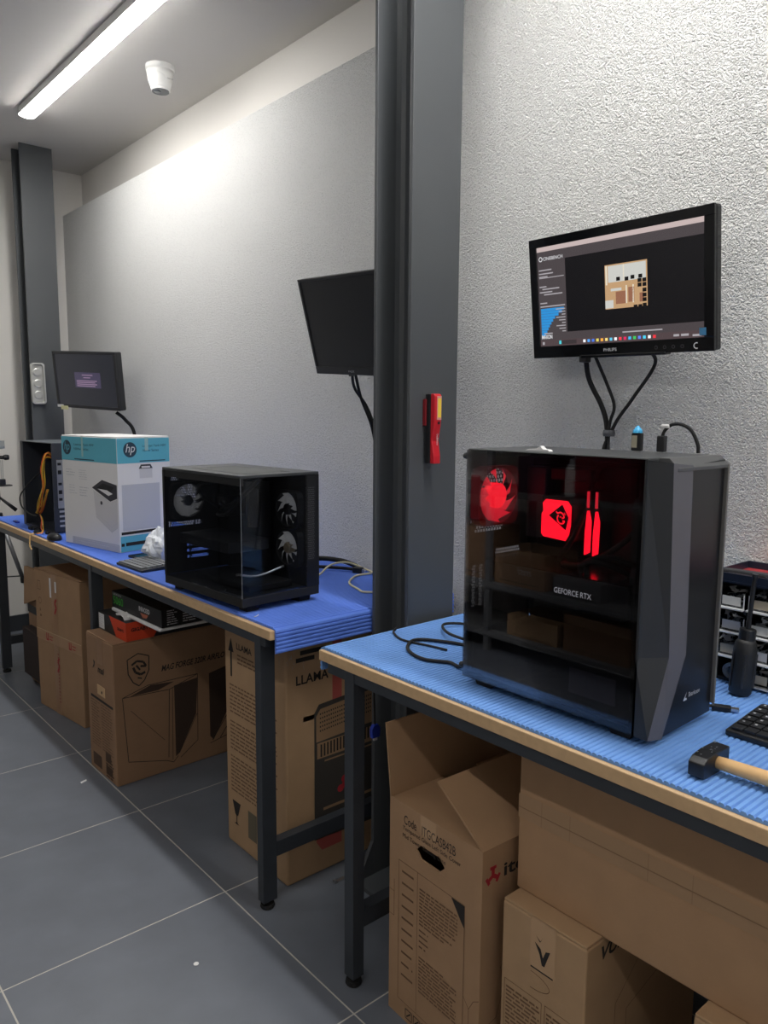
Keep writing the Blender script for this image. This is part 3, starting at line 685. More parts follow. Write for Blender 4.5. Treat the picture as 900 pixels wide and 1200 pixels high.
# carton behind it
t, w = carton('cardboard_box', 'small crumpled carton standing behind the tall taped carton', (1.14, 4.10), (1.15, 3.80), .24, .58, CARD3)
G().prism([(.0, .40), (.20, .46), (.24, .60), (.03, .60)], -.020, -.004, 'y').build('loose_flap', CARD, t)
G().box(.0, w, -.003, -.0005, .36, .40).build('black_strap', BLACK, t)
G().box(.05, w, -.05, -.004, .06, .30).build('folded_insert', mat('dark_red_brown', (44, 30, 26), .8), t, .004)

# big computer-case carton
t, w = carton('cardboard_box', 'large brown carton printed with a computer case, under the far bench', (1.015, 2.925), (1.021, 2.676), .50, .543, CARD3)
F2((0, 0, 0), X3, Z3, .0007).rect(w*.42, w*.62, .44, .540).make('tape', TAPE, t)
fr = F2((0, 0, 0), X3, Z3, .0008)
text('msi', INK, t, (.105, 0, .405), X3, Z3, width=.06, height=.026, shear=.2, bold=.03)
fr.poly([(.055, .408), (.075, .42), (.082, .44), (.066, .445), (.07, .43)]).make('dragon_mark', INK, t)
G().box(.095, .165, -.0015, .001, .318, .356).build('hand_hole', mat('hole_pale', (200, 165, 125), .7), t, .010)
F2((0, 0, 0), X3, Z3, .0024).disc(.140, .334, .006).make('hole_mark', INK, t)
F2((0, 0, 0), X3, Z3, .0008).rect(.03, .235, .293, .303).make('print_line', INK, t)
stuff(F2((0, 0, 0), X3, Z3, .0008).lines(.03, .11, .285, .10, .011, .004).lines(.125, .225, .285, .10, .011, .004).make('small_print', INKF, t))
stuff(F2((0, 0, 0), X3, Z3, .0008).rect(.03, .11, .02, .07).rect(.15, .20, .07, .11).rect(.15, .21, .02, .055).lines(.15, .22, .10, .015, .012, .007).make('label_marks', mat('brown_ink', (84, 62, 46), .8), t))
rf = lambda o=.0008: F2((w, 0, 0), Y3, Z3, o)
f = rf(); cx, cz = .095, .43
f.line([(cx-.042, cz+.045), (cx, cz+.062), (cx+.042, cz+.045), (cx+.040, cz-.01), (cx+.022, cz-.045), (cx, cz-.062), (cx-.022, cz-.045), (cx-.040, cz-.01), (cx-.042, cz+.045)], .004).make('shield_outline', INK, t)
f = rf(); f.line([(cx-.026, cz+.022), (cx-.005, cz+.034), (cx+.02, cz+.026), (cx+.03, cz+.008), (cx+.008, cz+.012)], .008).line([(cx-.02, cz+.012), (cx-.012, cz-.008), (cx+.008, cz-.02), (cx+.026, cz-.014)], .009).line([(cx-.008, cz+.018), (cx+.006, cz-.002)], .007).line([(cx-.004, cz-.03), (cx+.012, cz-.036)], .005).make('shield_dragon', INK, t)
text('MAG FORGE 320R AIRFLOW', INK, t, (w, .185, .402), Y3, Z3, width=.30, height=.024, shear=.3, bold=.02)
# printed drawings of two towers
f = rf(.0006); f.poly([(.235, .05), (.235, .335), (.335, .345), (.325, .20), (.25, .06)]).poly([(.060, .335), (.14, .36), (.235, .352), (.17, .333)]).make('tower_print_dark', mat('dark_print', (62, 46, 36), .8), t)
f = rf(.0008)
f.line([(.03, .335), (.215, .325), (.335, .36), (.13, .362), (.03, .335)], .0025).line([(.03, .335), (.045, .085), (.195, .045), (.225, .03), (.245, .05)], .0025).line([(.215, .325), (.205, .055)], .0025).line([(.228, .33), (.222, .04)], .002).line([(.335, .36), (.33, .09), (.255, .04)], .0025).line([(.25, .06), (.33, .20)], .002).line([(.06, .28), (.19, .13)], .0015)
f.make('tower_print_lines', INK, t)
f = rf(.0006); f.poly([(.385, .09), (.385, .35), (.49, .37), (.49, .20), (.46, .17), (.40, .07)]).make('tower_print_dark', MATS['dark_print'], t)
f = rf(.0008); f.line([(.395, .07), (.47, .17), (.495, .18)], .003).line([(.385, .06), (.495, .08)], .0025).line([(.43, .07), (.46, .11), (.47, .07)], .003).make('tower_print_lines', INK, t)

# motherboard carton and graphics card carton on top of it
ZT = .544
t, w = carton('motherboard_box', 'black and orange component box lying on the large printed carton', (1.066, 2.928), (1.074, 2.676), .36, .074, mat('box_black', (34, 34, 36), .45), ZT, bevel=.0015, top=None)
F2((0, 0, 0), X3, Z3, .0007).poly([(.105, .070), (.253, .070), (.253, 0), (.165, 0)]).make('orange_panel', ORANGE, t)
F2((w, 0, 0), Y3, Z3, .0007).poly([(0, 0), (.105, 0), (.150, .070), (0, .070)]).make('orange_panel', ORANGE, t)
F2((0, 0, 0), X3, Z3, .0007).rect(.01, .060, .006, .064).make('barcode_label', OFFW, t)
F2((0, 0, 0), X3, Z3, .0012).lines(.014, .056, .058, .012, .008, .003).make('label_print', MATS['pale_grey_ink'], t)
text('GIGABYTE', INK, t, (w, .018, .034), Y3, Z3, width=.088, height=.014, bold=.03, off=.0016)
text('GIGABYTE', INK, t, (.178, 0, .030), X3, Z3, width=.055, height=.011, bold=.03, off=.0016)
text('B550 GAMING X', mat('white_ink', (200, 200, 200), .5), t, (w, .170, .040), Y3, Z3, width=.11, height=.010)
F2((w, 0, 0), Y3, Z3, .0007).rect(.17, .30, .030, .032).make('print_line', MATS['white_ink'], t)
tl = G(); tl.prism([(0, .0), (.05, .012), (.075, .004), (.082, -.012), (.07, -.002), (.05, .002), (.01, -.006)], 0, .045, 'y')
o = tl.build('paper_slip', OFFW, None, .001); tag(o, 'curled white paper slip on the black and orange component box', 'paper'); o.location = (1.085, 2.80, ZT+.0805); o.rotation_euler = (0, 0, -PI/2)
t, w = carton('graphics_card_box', 'slim black graphics card box with green number print, resting on a white tray', (1.105, 2.880), (1.118, 2.47), .20, .068, mat('box_black2', (26, 26, 28), .4), ZT+.088, bevel=.0015, top=None)
text('5060', mat('green_ink', (70, 170, 60), .5), t, (.015, 0, .016), X3, Z3, width=.085, height=.030)
text('GEFORCE RTX', MATS['white_ink'], t, (.015, 0, .050), X3, Z3, width=.07, height=.007)
text('INNO3D', MATS['white_ink'], t, (.235, 0, .030), X3, Z3, width=.085, height=.018, bold=.03)
F2((0, 0, 0), X3, Z3, .0007).poly([(.245, .024), (.31, .026), (.295, .012), (.265, .008)]).make('badge', mat('badge_copper', (170, 96, 70), .5), t)
F2((w, 0, 0), Y3, Z3, .0007).lines(.02, .06, .060, .010, .008, .003).lines(.08, .14, .060, .010, .009, .004).make('small_print', MATS['pale_grey_ink'], t)
tag(G().box(0, .40, 0, .23, 0, .012).build('foam_tray', OFFW, None, .004), 'thin white tray sandwiched between the black and orange box and the graphics card box', 'tray')
o = bpy.data.objects['foam_tray']; o.location = (1.098, 2.872, ZT+.0755); o.rotation_euler = (0, 0, -PI/2+.03)

# heater carton at the end of the far bench
t, w = carton('heater_box', 'tall worn heater carton with upward arrows, behind the near leg of the far bench', (1.163, 2.114), (1.163, 1.768), .46, .722, CARD2, cat='box', bevel=.007)
f = F2((0, 0, 0), X3, Z3, .0008)
for x, z in ((.042, .56), (.265, .535)):
    f.rect(x-.005, x+.005, z, z+.085).poly([(x-.016, z+.08), (x+.016, z+.08), (x, z+.125)])
f.make('arrow_marks', INK, t)
text('LLAMA', INK, t, (.075, 0, .655), X3, Z3, width=.09, height=.020, bold=.02)
text('195', INK, t, (.215, 0, .655), X3, Z3, width=.035, height=.020)
stuff(F2((0, 0, 0), X3, Z3, .0008).lines(.03, .30, .535, .44, .0125, .005).lines(.03, .30, .415, .325, .0125, .005).lines(.03, .30, .30, .18, .0125, .005).lines(.08, .20, .64, .61, .012, .005).make('small_print', INKF, t))
F2((0, 0, 0), X3, Z3, .0008).poly([(.035, .150), (.085, .150), (.070, .108), (.062, .102), (.062, .080), (.075, .074), (.045, .074), (.058, .080), (.058, .102), (.050, .108)]).make('glass_mark', INK, t)
F2((0, 0, 0), X3, Z3, .0008).rect(.13, .18, .06, .15).make('grey_label', mat('olive_grey', (104, 96, 78), .7), t)
F2((w, 0, 0), Y3, Z3, .0007).poly([(.105, .10), (.125, .070), (.20, .070), (.20, .72), (.165, .72), (.165, .49), (.145, .47), (.125, .47), (.105, .49)]).make('pink_panel', mat('pink_print', (176, 84, 76), .7), t)
F2((w, 0, 0), Y3, Z3, .0009).rect(.060, .1645, .49, .60).rect(.06, .13, .30, .505).make('card_patch', MATS['cardboard_pale'], t)
text('LLAMA', INK, t, (w, .035, .605), Y3, Z3, width=.115, height=.028, bold=.02, off=.0014)
F2((w, 0, 0), Y3, Z3, .0012).rect(.035, .10, .672, .685).rect(.05, .14, .692, .705).make('handle_marks', INK, t)
F2((w, 0, 0), Y3, Z3, .0012).poly([(.098, .11), (.098, .505), (.115, .53), (.34, .545), (.34, .10)]).make('heater_print', mat('heater_grey', (60, 56, 52), .7), t)
F2((w, 0, 0), Y3, Z3, .0014).poly([(.105, .415), (.105, .495), (.12, .515), (.34, .532), (.34, .425)]).make('heater_top_print', mat('heater_tan', (150, 120, 90), .7), t)
f = F2((w, 0, 0), Y3, Z3, .0017)
for j in range(5):
    for k in range(26): f.rect(.118+k*.008, .122+k*.008, .445+j*.013+k*.0006, .450+j*.013+k*.0006)
for k in range(17): f.rect(.120+k*.012, .126+k*.012, .366+k*.0006, .405+k*.0006)
stuff(f.make('grille_print', INK, t))
F2((w, 0, 0), Y3, Z3, .0015).rect(.108, .34, .362, .411).make('grille_back', MATS['heater_tan'], t)
f = F2((w, 0, 0), Y3, Z3, .0017); f.rect(.135, .33, .348, .353).rect(.13, .34, .195, .204).rect(.125, .20, .165, .167).rect(.125, .165, .12, .125).make('heater_lines', MATS['heater_tan'], t)
f = F2((w, 0, 0), Y3, Z3, .0018); f.disc(.195, .245, .012).disc(.215, .255, .014).disc(.235, .27, .016).disc(.21, .272, .012).make('flame_print', REDINK, t)
g = G(); rr = random.Random(3)
for k in range(26):      # torn tape over the top corner
    x, y, z = w-.02+rr.uniform(-.03, .02), rr.uniform(-.002, .07), .722-abs(rr.gauss(0, .05))
    q = [Vector((x, y-.004 if x < w-.004 else y, z))+Vector((rr.uniform(-.012, .012), rr.uniform(-.003, .003), rr.uniform(-.02, .02))) for _ in range(3)]
    q = [Vector((max(v.x, w+.001), max(v.y, .0), v.z)) if v.y > 0 else Vector((min(v.x, w+.002), -.0015, v.z)) for v in q]
    g.poly([tuple(v) for v in q])
stuff(g.build('torn_tape', mat('tape_grey', (170, 160, 150), .25), t))

# open computer-case carton under the near bench
A, B = Vector((1.092, 1.236)), Vector((1.080, .945)); d = B-A; w = d.length; dp, hh, th = .43, .524, .004
t = thing('cardboard_box', 'open brown carton with a hand hole and red logo under the near bench', 'box', (A.x, A.y, 0), math.atan2(d.y, d.x))
g = G(); holes_panel(g, 0, w, 0, hh, [(.092, .182, .420, .452)], lambda g, a, b, c, e: g.box(a, b, 0, th, c, e)); g.build('front_wall', CARD, t)
G().box(.0, w, dp-th, dp, 0, hh).build('rear_wall', CARD, t)
G().box(0, th, th, dp-th, 0, hh).build('side_wall', CARD, t)
G().box(w-th, w, th, dp-th, 0, hh).build('side_wall', CARD, t)
G().box(th, w-th, th, dp-th, 0, th).build('bottom', CARD, t)
G().prism([(.092, .452), (.108, .452), (.092, .437)], .0002, th, 'y').prism([(.182, .452), (.166, .452), (.182, .437)], .0002, th, 'y').prism([(.092, .420), (.108, .420), (.092, .435)], .0002, th, 'y').prism([(.182, .420), (.166, .420), (.182, .435)], .0002, th, 'y').build('hole_corners', CARD, t)
G().add([(0, 0, hh), (0, dp, hh), (-.02, dp, hh+.165), (-.02, 0, hh+.165), (.004, 0, hh), (.004, dp, hh), (-.016, dp, hh+.165), (-.016, 0, hh+.165)], [(0,1,2,3), (4,7,6,5), (0,3,7,4), (1,5,6,2), (3,2,6,7), (0,4,5,1)]).build('raised_flap', CARD, t)
G().add([(w, .002, hh), (w, dp, hh), (w-.135, dp, hh+.095), (w-.135, .002, hh+.095), (w-.003, .002, hh-.004), (w-.003, dp, hh-.004), (w-.138, dp, hh+.091), (w-.138, .002, hh+.091)], [(0,1,2,3), (4,7,6,5), (0,3,7,4), (1,5,6,2), (3,2,6,7), (0,4,5,1)]).build('raised_flap', CARD, t)
G().box(.004, w-.004, .004, .16, hh-.006, hh-.002).build('inner_flap', CARD, t)
G().box(.004, w-.004, .27, dp-.004, hh-.006, hh-.002).build('inner_flap', CARD, t)
e = F2((0, 0, 0), X3, Z3, .0008)
text('Code   ITGCASB42B', INK, t, (.050, 0, .478), X3, Z3, width=.165, height=.021)
text('Tempered Glass Left Side Cover', INK, t, (.046, 0, .460), X3, Z3, width=.185, height=.013)
text('Mid Tower Gaming Case', INK, t, (.046, 0, .442), X3, Z3, width=.14, height=.013)
F2((0, 0, 0), X3, Z3, .0004).rect(.105, .155, .478, .522).make('tape', TAPEC, t)
f = F2((0, 0, 0), X3, Z3, .0008); f.line([(.034, .385), (.245, .385), (.245, .045), (.034, .045), (.034, .385)], .0014).line([(.098, .385), (.098, .045)], .0012).make('table_frame', INKF, t)
F2((0, 0, 0), X3, Z3, .0009).poly([(.205, .384), (.2445, .384), (.2445, .335), (.235, .345)]).make('corner_badge', INK, t)
stuff(F2((0, 0, 0), X3, Z3, .0008).lines(.105, .225, .352, .265, .0082, .0038).lines(.105, .135, .255, .205, .013, .004).lines(.105, .225, .19, .105, .0082, .0038).lines(.045, .085, .365, .10, .028, .005, 0).make('small_print', INKF, t))
f = F2((0, 0, 0), X3, Z3, .0008)
for k in range(5): f.line([(.062+k*.028, .012), (.084+k*.028, .012), (.084+k*.028, .034), (.062+k*.028, .034), (.062+k*.028, .012)], .002).line([(.066+k*.028, .016), (.080+k*.028, .030)], .003)
f.make('handling_marks', INK, t)
f = F2((0, 0, 0), X3, Z3, .0008)
f.line([(.290, .20), (.275, .19), (.262, .165), (.245, .185)], .0014).line([(.262, .165), (.262, .13), (.275, .12), (.290, .13)], .0014).line([(.262, .13), (.248, .10), (.262, .07), (.290, .065)], .0014)
f.line([(0, .30), (.018, .30), (.018, .33)], .0014).line([(.018, .30), (.018, .24), (0, .24)], .0014).make('hexagon_pattern', INKF, t)
F2((w, 0, 0), Y3, Z3, .0008).line([(0, .13), (.05, .14), (.07, .20), (.06, .25), (.10, .30), (.10, .36)], .0014).line([(.0, .07), (.06, .08), (.09, .14)], .0014).make('hexagon_pattern', INKF, t)
text('itek', INK, t, (w, .062, .450), Y3, Z3, width=.10, height=.030, bold=.02)
f = F2((w, 0, 0), Y3, Z3, .0008); cx, cz = .030, .464
for a in (90, 210, 330):
    a = math.radians(a); f.line([(cx, cz), (cx+.017*math.cos(a), cz+.017*math.sin(a))], .009)
    f.line([(cx+.017*math.cos(a)-.009*math.sin(a), cz+.017*math.sin(a)+.009*math.cos(a)), (cx+.017*math.cos(a)+.009*math.sin(a), cz+.017*math.sin(a)-.009*math.cos(a))], .007)
f.make('three_arm_logo', REDINK, t)

# power-supply style carton with a bird logo, with the plain carton resting on it
HV = .441
t, w = carton('cardboard_box', 'medium brown carton with a small V-shaped logo under the plain long carton', (1.100, .907), (1.100, .713), .42, HV, CARD2)
F2((0, 0, 0), X3, Z3, .0007).rect(w*.36, w*.66, .335, .439).make('tape', TAPEC, t)
f = F2((0, 0, 0), X3, Z3, .0011); f.poly([(.080, .392), (.092, .372), (.098, .352), (.104, .352), (.116, .388), (.106, .384), (.100, .368), (.094, .384)]).poly([(.082, .406), (.092, .396), (.098, .408), (.094, .398)]).rect(.072, .124, .336, .339).make('bird_logo', INK, t)
f = F2((0, 0, 0), X3, Z3, .0008); f.line([(.01, .275), (.10, .275), (.10, .02), (.01, .02), (.01, .275)], .0012).line([(.108, .275), (.185, .275), (.185, .02), (.108, .02), (.108, .275)], .0012).make('table_frame', INKF, t)
stuff(F2((0, 0, 0), X3, Z3, .0008).lines(.014, .096, .262, .17, .0085, .004).lines(.014, .096, .155, .03, .0085, .004).lines(.112, .180, .262, .16, .0085, .004).lines(.112, .18, .14, .03, .0085, .004).make('small_print', INKF, t))
f = F2((0, 0, 0), X3, Z3, .0006); f.line([(.072+.045*math.cos(a), .31+.017*math.sin(a)) for a in [PI*i/12-PI/2 for i in range(13)]], .0012).make('hand_hole_cut', INKF, t)
text('VULTECH', INK, t, (w, .045, .395), Y3, Z3, width=.19, height=.028, shear=.25, bold=.03)
f = F2((w, 0, 0), Y3, Z3, .0008); f.line([(.10, .05), (.10, .28), (.20, .36), (.34, .34)], .0015).line([(.14, .05), (.14, .25), (.34, .30)], .0015).make('case_outline', INKF, t)

t, w = carton('cardboard_box', 'long plain brown carton with clear tape, stacked under the foreground bench', (1.146, .912), (1.146, .02), .40, .315, CARD, HV+.0005, top='seam')
f = F2((0, 0, 0), X3, Z3, .0007); f.rect(0, w, .150, .200).make('tape', mat('tape_brown2', (158, 127, 96), .3), t)
f = F2((0, 0, 0), X3, Z3, .0012); f.line([(0, .172), (w, .172)], .002).make('seam', mat('seam_brown', (132, 104, 78), .7), t)
for x in (.055, .12, .28, .36): F2((0, 0, 0), X3, Z3, .0011).rect(x, x+.002, .150, .200).make('tape_joint', mat('tape_edge_dark', (146, 117, 88), .4), t)
t, w = carton('cardboard_box', 'brown carton in the lower right corner propping the long plain carton', (1.104, .517), (1.104, .13), .38, HV, CARD2)
F2((0, 0, 0), X3, Z3, .0007).rect(w*.42, w*.56, .30, HV-.002).make('tape', TAPEC, t)

# printer carton on the far bench
A = Vector((1.097, 3.351)); B = Vector((1.171, 2.946))
t, w = carton('printer_box', 'white and teal printer carton standing on the far bench', (A.x, A.y), (B.x, B.y), .242, .456, OFFW, ZM, top=None, bevel=.002)
D, H = .242, .451
FF = lambda o=.0007: F2((0, 0, 0), X3, Z3, o)
RF = lambda o=.0007: F2((w, 0, 0), Y3, Z3, o)
G().box(.002, w-.002, .002, D-.002, .451, .456).build('lid', OFFW, t, .001)
FF().rect(.001, w-.001, .352, .450).make('teal_band', TEAL, t)
RF().rect(.001, D-.001, .352, .450).make('teal_band', TEAL, t)
HPD = mat('dark_logo', (38, 62, 78), .5)
for F_, r, u, cx, k in ((FF, X3, Z3, .045, w), (RF, Y3, Z3, .058, D)):
    rx = .030 if F_ is RF else .032
    F_(.0012).disc(cx, .405, rx, .030).make('logo_disc', HPD, t)
    o = Vector((0, 0, 0)) if F_ is FF else Vector((w, 0, 0))
    text('hp', WHITE if F_ is RF else TEAL, t, tuple(o+Vector(r)*(cx-.020)+Vector(u)*.384), r, u, width=.042, height=.044, shear=.25, off=.0018)
    o2 = o + Vector(r)*(.10 if F_ is FF else .115)
    text('LaserJet Tank MFP', HPD, t, tuple(o2+Vector(u)*.412), r, u, width=.15 if F_ is FF else .11, height=.011, off=.0012)
    text('1604w Series', HPD, t, tuple(o2+Vector(u)*.396), r, u, width=.11 if F_ is FF else .075, height=.010, off=.0012)
    F_(.0012).rect(.10, .25 if F_ is FF else .22, .357, .361).make('print_line', HPD, t)
f = FF(.0018); f.rect(.158, .172, .37, .452).make('tape', mat('masking_tape', (150, 190, 188), .4), t)
RF(.0018).rect(.125, .141, .40, .452).make('tape', MATS['masking_tape'], t)
# drawn printer on the aisle side
f = FF(); f.poly([(.225, .248), (.30, .283), (.404, .268), (.404, .215), (.355, .200)]).make('printer_print_top', mat('print_charcoal', (62, 62, 68), .5), t)
f = FF(.0011); f.poly([(.262, .249), (.305, .270), (.385, .258), (.345, .222)]).make('printer_print_tray', mat('print_dark', (34, 34, 38), .5), t)
f = FF(.0014); f.poly([(.268, .246), (.335, .244), (.375, .232), (.345, .222)]).make('printer_print_paper', OFFW, t)
f = FF(.0009); f.poly([(.235, .238), (.355, .198), (.404, .212), (.404, .10), (.36, .078), (.25, .13)]).make('printer_print_body', mat('print_pale', (204, 203, 204), .55), t)
f = FF(.0012); f.line([(.25, .13), (.36, .078), (.404, .10)], .0018).line([(.25, .145), (.36, .098), (.404, .12)], .0012).make('printer_print_lines', PGREY, t)
FF(.0014).disc(.292, .190, .008).make('printer_print_badge', MATS['print_charcoal'], t)
stuff(FF(.0009).lines(.03, .10, .315, .285, .011, .003).lines(.13, .19, .315, .27, .009, .002).lines(.05, .11, .25, .215, .011, .002).lines(.13, .20, .245, .205, .011, .003).make('small_print', PGREY, t))
FF().rect(.06, w-.002, .004, .032).make('grey_strip', PGREY, t)
stuff(FF(.0011).lines(.08, .40, .028, .006, .009, .003, .8).make('small_print', MATS['print_pale'], t))
# end of the carton
RF().rect(.016, .19, .085, .268).make('grey_panel', PGREY, t)
RF().poly([(.095, .328), (.105, .345), (.150, .345), (.160, .328)]).make('printer_print_top', MATS['print_charcoal'], t)
RF(.0011).rect(.108, .147, .331, .338).make('printer_print_paper', OFFW, t)
RF().rect(.098, .157, .29, .327).make('printer_print_body', MATS['print_pale'], t)
RF().rect(.004, D-.004, .002, .064).make('teal_base', TEAL, t)
RF(.0012).rect(.008, .165, .070, .081).rect(.006, .02, .024, .036).rect(.026, .12, .024, .038).make('barcode', INK, t)

# crumpled clear bag beside it
rr = random.Random(11)
import bmesh
bm = bmesh.new(); bmesh.ops.create_icosphere(bm, subdivisions=4, radius=1)
for v in bm.verts:
    n_ = noise.noise(v.co*2.2)*.35 + noise.noise(v.co*5)*.16
    s = 1+n_; z = v.co.z*s
    v.co = Vector((v.co.x*.055*s*(1-.35*max(z, 0)), v.co.y*.05*s*(1-.4*max(z, 0)), (z+1)*.062))
    if v.co.z < .004: v.co.z = .001
me = bpy.data.meshes.new('plastic_bag'); bm.to_mesh(me); bm.free(); me.materials.append(PLASTICBAG)
o = bpy.data.objects.new('plastic_bag', me); COL.objects.link(o); o.location = (1.225, 2.70, ZM); tag(o, 'crumpled whitish plastic bag between the printer carton and the glass-sided computer', 'plastic bag')
# ------------------------------------------------------------------ stripped computer case at the far end
A = Vector((1.105, 3.965)); B = Vector((1.128, 3.585)); d = B-A; w = d.length
t = thing('open_computer_case', 'stripped dark computer case with a wire bundle hanging out, by the far column', 'computer', (A.x, A.y, ZM), math.atan2(d.y, d.x))
CD, CH = .19, .412
DM = mat('case_dark', (46, 50, 58), .5)
G().box(0, w, 0, CD, .006, .012).build('bottom_panel', DM, t); G().box(0, w, 0, CD, CH-.004, CH).build('top_panel', mat('case_lid', (84, 90, 96), .4), t, .001)
G().box(0, w, CD-.003, CD, .012, CH-.004).build('side_panel', DM, t); G().box(0, .03, .0, CD-.003, .012, CH-.004).build('front_block', DM, t)
hs = gridholes(.02, .045, .20, .345, .03, .02, .8, False) + [(.06, .15, .03+k*.022, .040+k*.022) for k in range(6)] + [(.05, .14, .36, .395)]
g = G(); holes_panel(g, .0, CD-.003, .012, CH-.004, hs, lambda g, a, b, c, e: g.box(w-.003, w, a, b, c, e)); g.build('rear_panel', DM, t)
G().box(w-.001, w+.001, .020, .060, .115, .335).build('port_shield', SILVER, t)
for k in range(6): G().box(w-.002, w+.0015, .024, .15, .030+k*.022, .039+k*.022).build('slot_cover', mat('slot_pale', (176, 178, 182), .4), t)
f = F2((w+.001, 0, 0), Y3, Z3, .0006)
for k, z in enumerate((.15, .18, .22, .27, .31)): f.rect(.024, .040, z, z+.012+.006*(k % 2))
f.make('port_openings', BLACK, t)
for x in (.012, .355):
    for y in (.02, .14): G().cyl((x, y, 0), .010, .006).build('foot', RUBBER, t)
G().box(.06, .30, .12, .186, .10, .32).build('power_supply', BLACKM, t, .003)
rr = random.Random(5)
for k in range(11):
    o_ = [rr.uniform(-.010, .010) for _ in range(12)]
    p = [(.34+o_[0], .05, .315+o_[1]), (.335+o_[2], .0, .35+o_[3]*2), (.315+o_[4], -.018+o_[5]*.5, .30), (.325+o_[6], -.020+o_[5]*.5, .22), (.285+o_[7]*1.6, -.026+o_[8]*.6, .125+o_[9]), (.245+o_[10]*2, -.022+o_[11]*.5, .085), (.27+o_[2], -.014+o_[8]*.5, .10), (.335+o_[0]*.6, -.006+o_[5]*.3, .20)]
    G().tube(smooth_path(p, 6), .0019, 5).build('wire', ORW if k < 3 else YEL if k % 4 else RUBBER, t, smooth=True)
for k in range(3):
    o_ = [rr.uniform(-.01, .01) for _ in range(6)]
    G().tube(smooth_path([(.25+o_[0], -.02, .09), (.27+o_[1], -.015, .06), (.31+o_[2], -.03+o_[3]*.4, .025), (.36+o_[4], -.05, .010+.002*k), (.36+o_[5], -.075, .008)], 6), .0022, 5).build('wire', (mat('pink_wire', (220, 150, 140), .5), ORW, YEL)[k], t, smooth=True)
cable('black_wire_loop', [(1.10, 3.66, 1.10), (1.09, 3.75, 1.06), (1.085, 3.86, 1.01), (1.085, 3.94, .965), (1.085, 3.92, .92), (1.085, 3.80, .897), (1.09, 3.70, .895)], .0032, RUBBER, 'thin black wire looping out of the stripped computer case')
# connectors and small bits in front of it
for k, (x, y, rz, s, lab) in enumerate(((1.100, 3.765, .3, 1, 'black plastic connector strip lying at the bench edge by the wire bundle'), (1.080, 3.675, -.4, .6, 'small dark connector block below the connector strip'), (1.118, 3.600, .8, .55, 'dark square clip beside the stripped case'))):
    t = thing('wire_connector', lab, 'connector', (x, y, ZM), rz-PI/2, 'loose connectors by the stripped case')
    G().box(-.045*s, .045*s, -.012, .012, 0, .014).build('body', BLACK, t, .002)
    for q in range(3): G().box(-.03*s+q*.028*s, -.018*s+q*.028*s, -.016, -.012, .003, .011).build('pin_slot', DGREY, t)
t = thing('usb_stick', 'small dark blue stick lying near the far end of the bench', 'usb stick', (1.10, 4.08, ZM), -PI/2)
G().box(-.03, .022, -.008, .008, 0, .008).build('body', mat('navy', (28, 40, 110), .4), t, .002); G().box(.022, .036, -.006, .006, .0015, .0065).build('cap', BLUEP, t)
t = thing('paper_note', 'white paper slip under the wires on the far bench', 'paper', (1.16, 3.90, ZM), -PI/2+.3)
G().box(-.06, .05, -.03, .03, 0, .001).build('sheet', OFFW, t); F2((-.05, -.02, .001), X3, Y3, .0004).rect(0, .08, .03, .032).rect(0, .06, .02, .022).make('printed_lines', PGREY, t)
t = thing('hair_tie_hook', 'beige hook-shaped wire hanging over the edge of the far bench', 'wire', (1.045, 3.66, .79), 0)
G().tube(smooth_path([(.02, .0, .034), (.0, .0, .030), (-.006, -.002, .01), (-.008, -.006, -.02), (-.004, -.016, -.038)]), .0035, 6).build('loop', mat('beige', (214, 176, 120), .6), t, smooth=True)
t = thing('mouse', 'black computer mouse in front of the printer carton', 'mouse', (1.075, 3.43, ZM), .2)
bm = bmesh.new(); bmesh.ops.create_uvsphere(bm, u_segments=20, v_segments=12, radius=1)
for v in bm.verts: v.co = Vector((v.co.x*.026, v.co.y*.044, max(v.co.z, -.3)*.024+.0075))
me = bpy.data.meshes.new('shell'); bm.to_mesh(me); bm.free(); me.materials.append(BLACK)
for p in me.polygons: p.use_smooth = True
o = bpy.data.objects.new('shell', me); COL.objects.link(o); o.parent = t
G().cyl((-.003, -.026, .022), .007, .006, 'x', 12).build('wheel', DGREY, t)

# ------------------------------------------------------------------ keyboards
def keyboard(name, label, loc, rotz, L, D, hgt, m_body, m_key, keys_single, cols=15, sticker=False, numpad=True):
    t = thing(name, label, 'keyboard', loc, rotz)
    G().prism([(0, 0), (0, hgt*.55), (D, hgt), (D, 0)], 0, L, 'x').build('body', m_body, t, .003)
    px, py = L/(cols+.7), D/6.6
    allk = G(); base = None
    for r in range(6):
        x = px*.35; y0 = py*.35+r*py
        zz = hgt*.55+(hgt*.45)*((y0+py/2)/D)
        while x < L-px*1.1:
            wd = px*(1.0 if not (r == 0 and px*4 < x < px*5) else 4.6)
            a = (x, x+wd-px*.12, y0, y0+py*.86, zz-.0005, zz+.0045)
            if keys_single:
                if wd < px*1.5 and base:
                    o = bpy.data.objects.new('key', base); COL.objects.link(o); o.parent = t; o.location = (x, y0, zz)
                else:
                    o = G().box(0, wd-px*.12, 0, py*.86, -.0005, .0045).build('key', m_key, t, .0015); o.location = (x, y0, zz)
                    if wd < px*1.5: base = o.data
            else: allk.box(*a)
            x += wd
    if not keys_single: stuff(allk.build('keys', m_key, t))
    return t, hgt
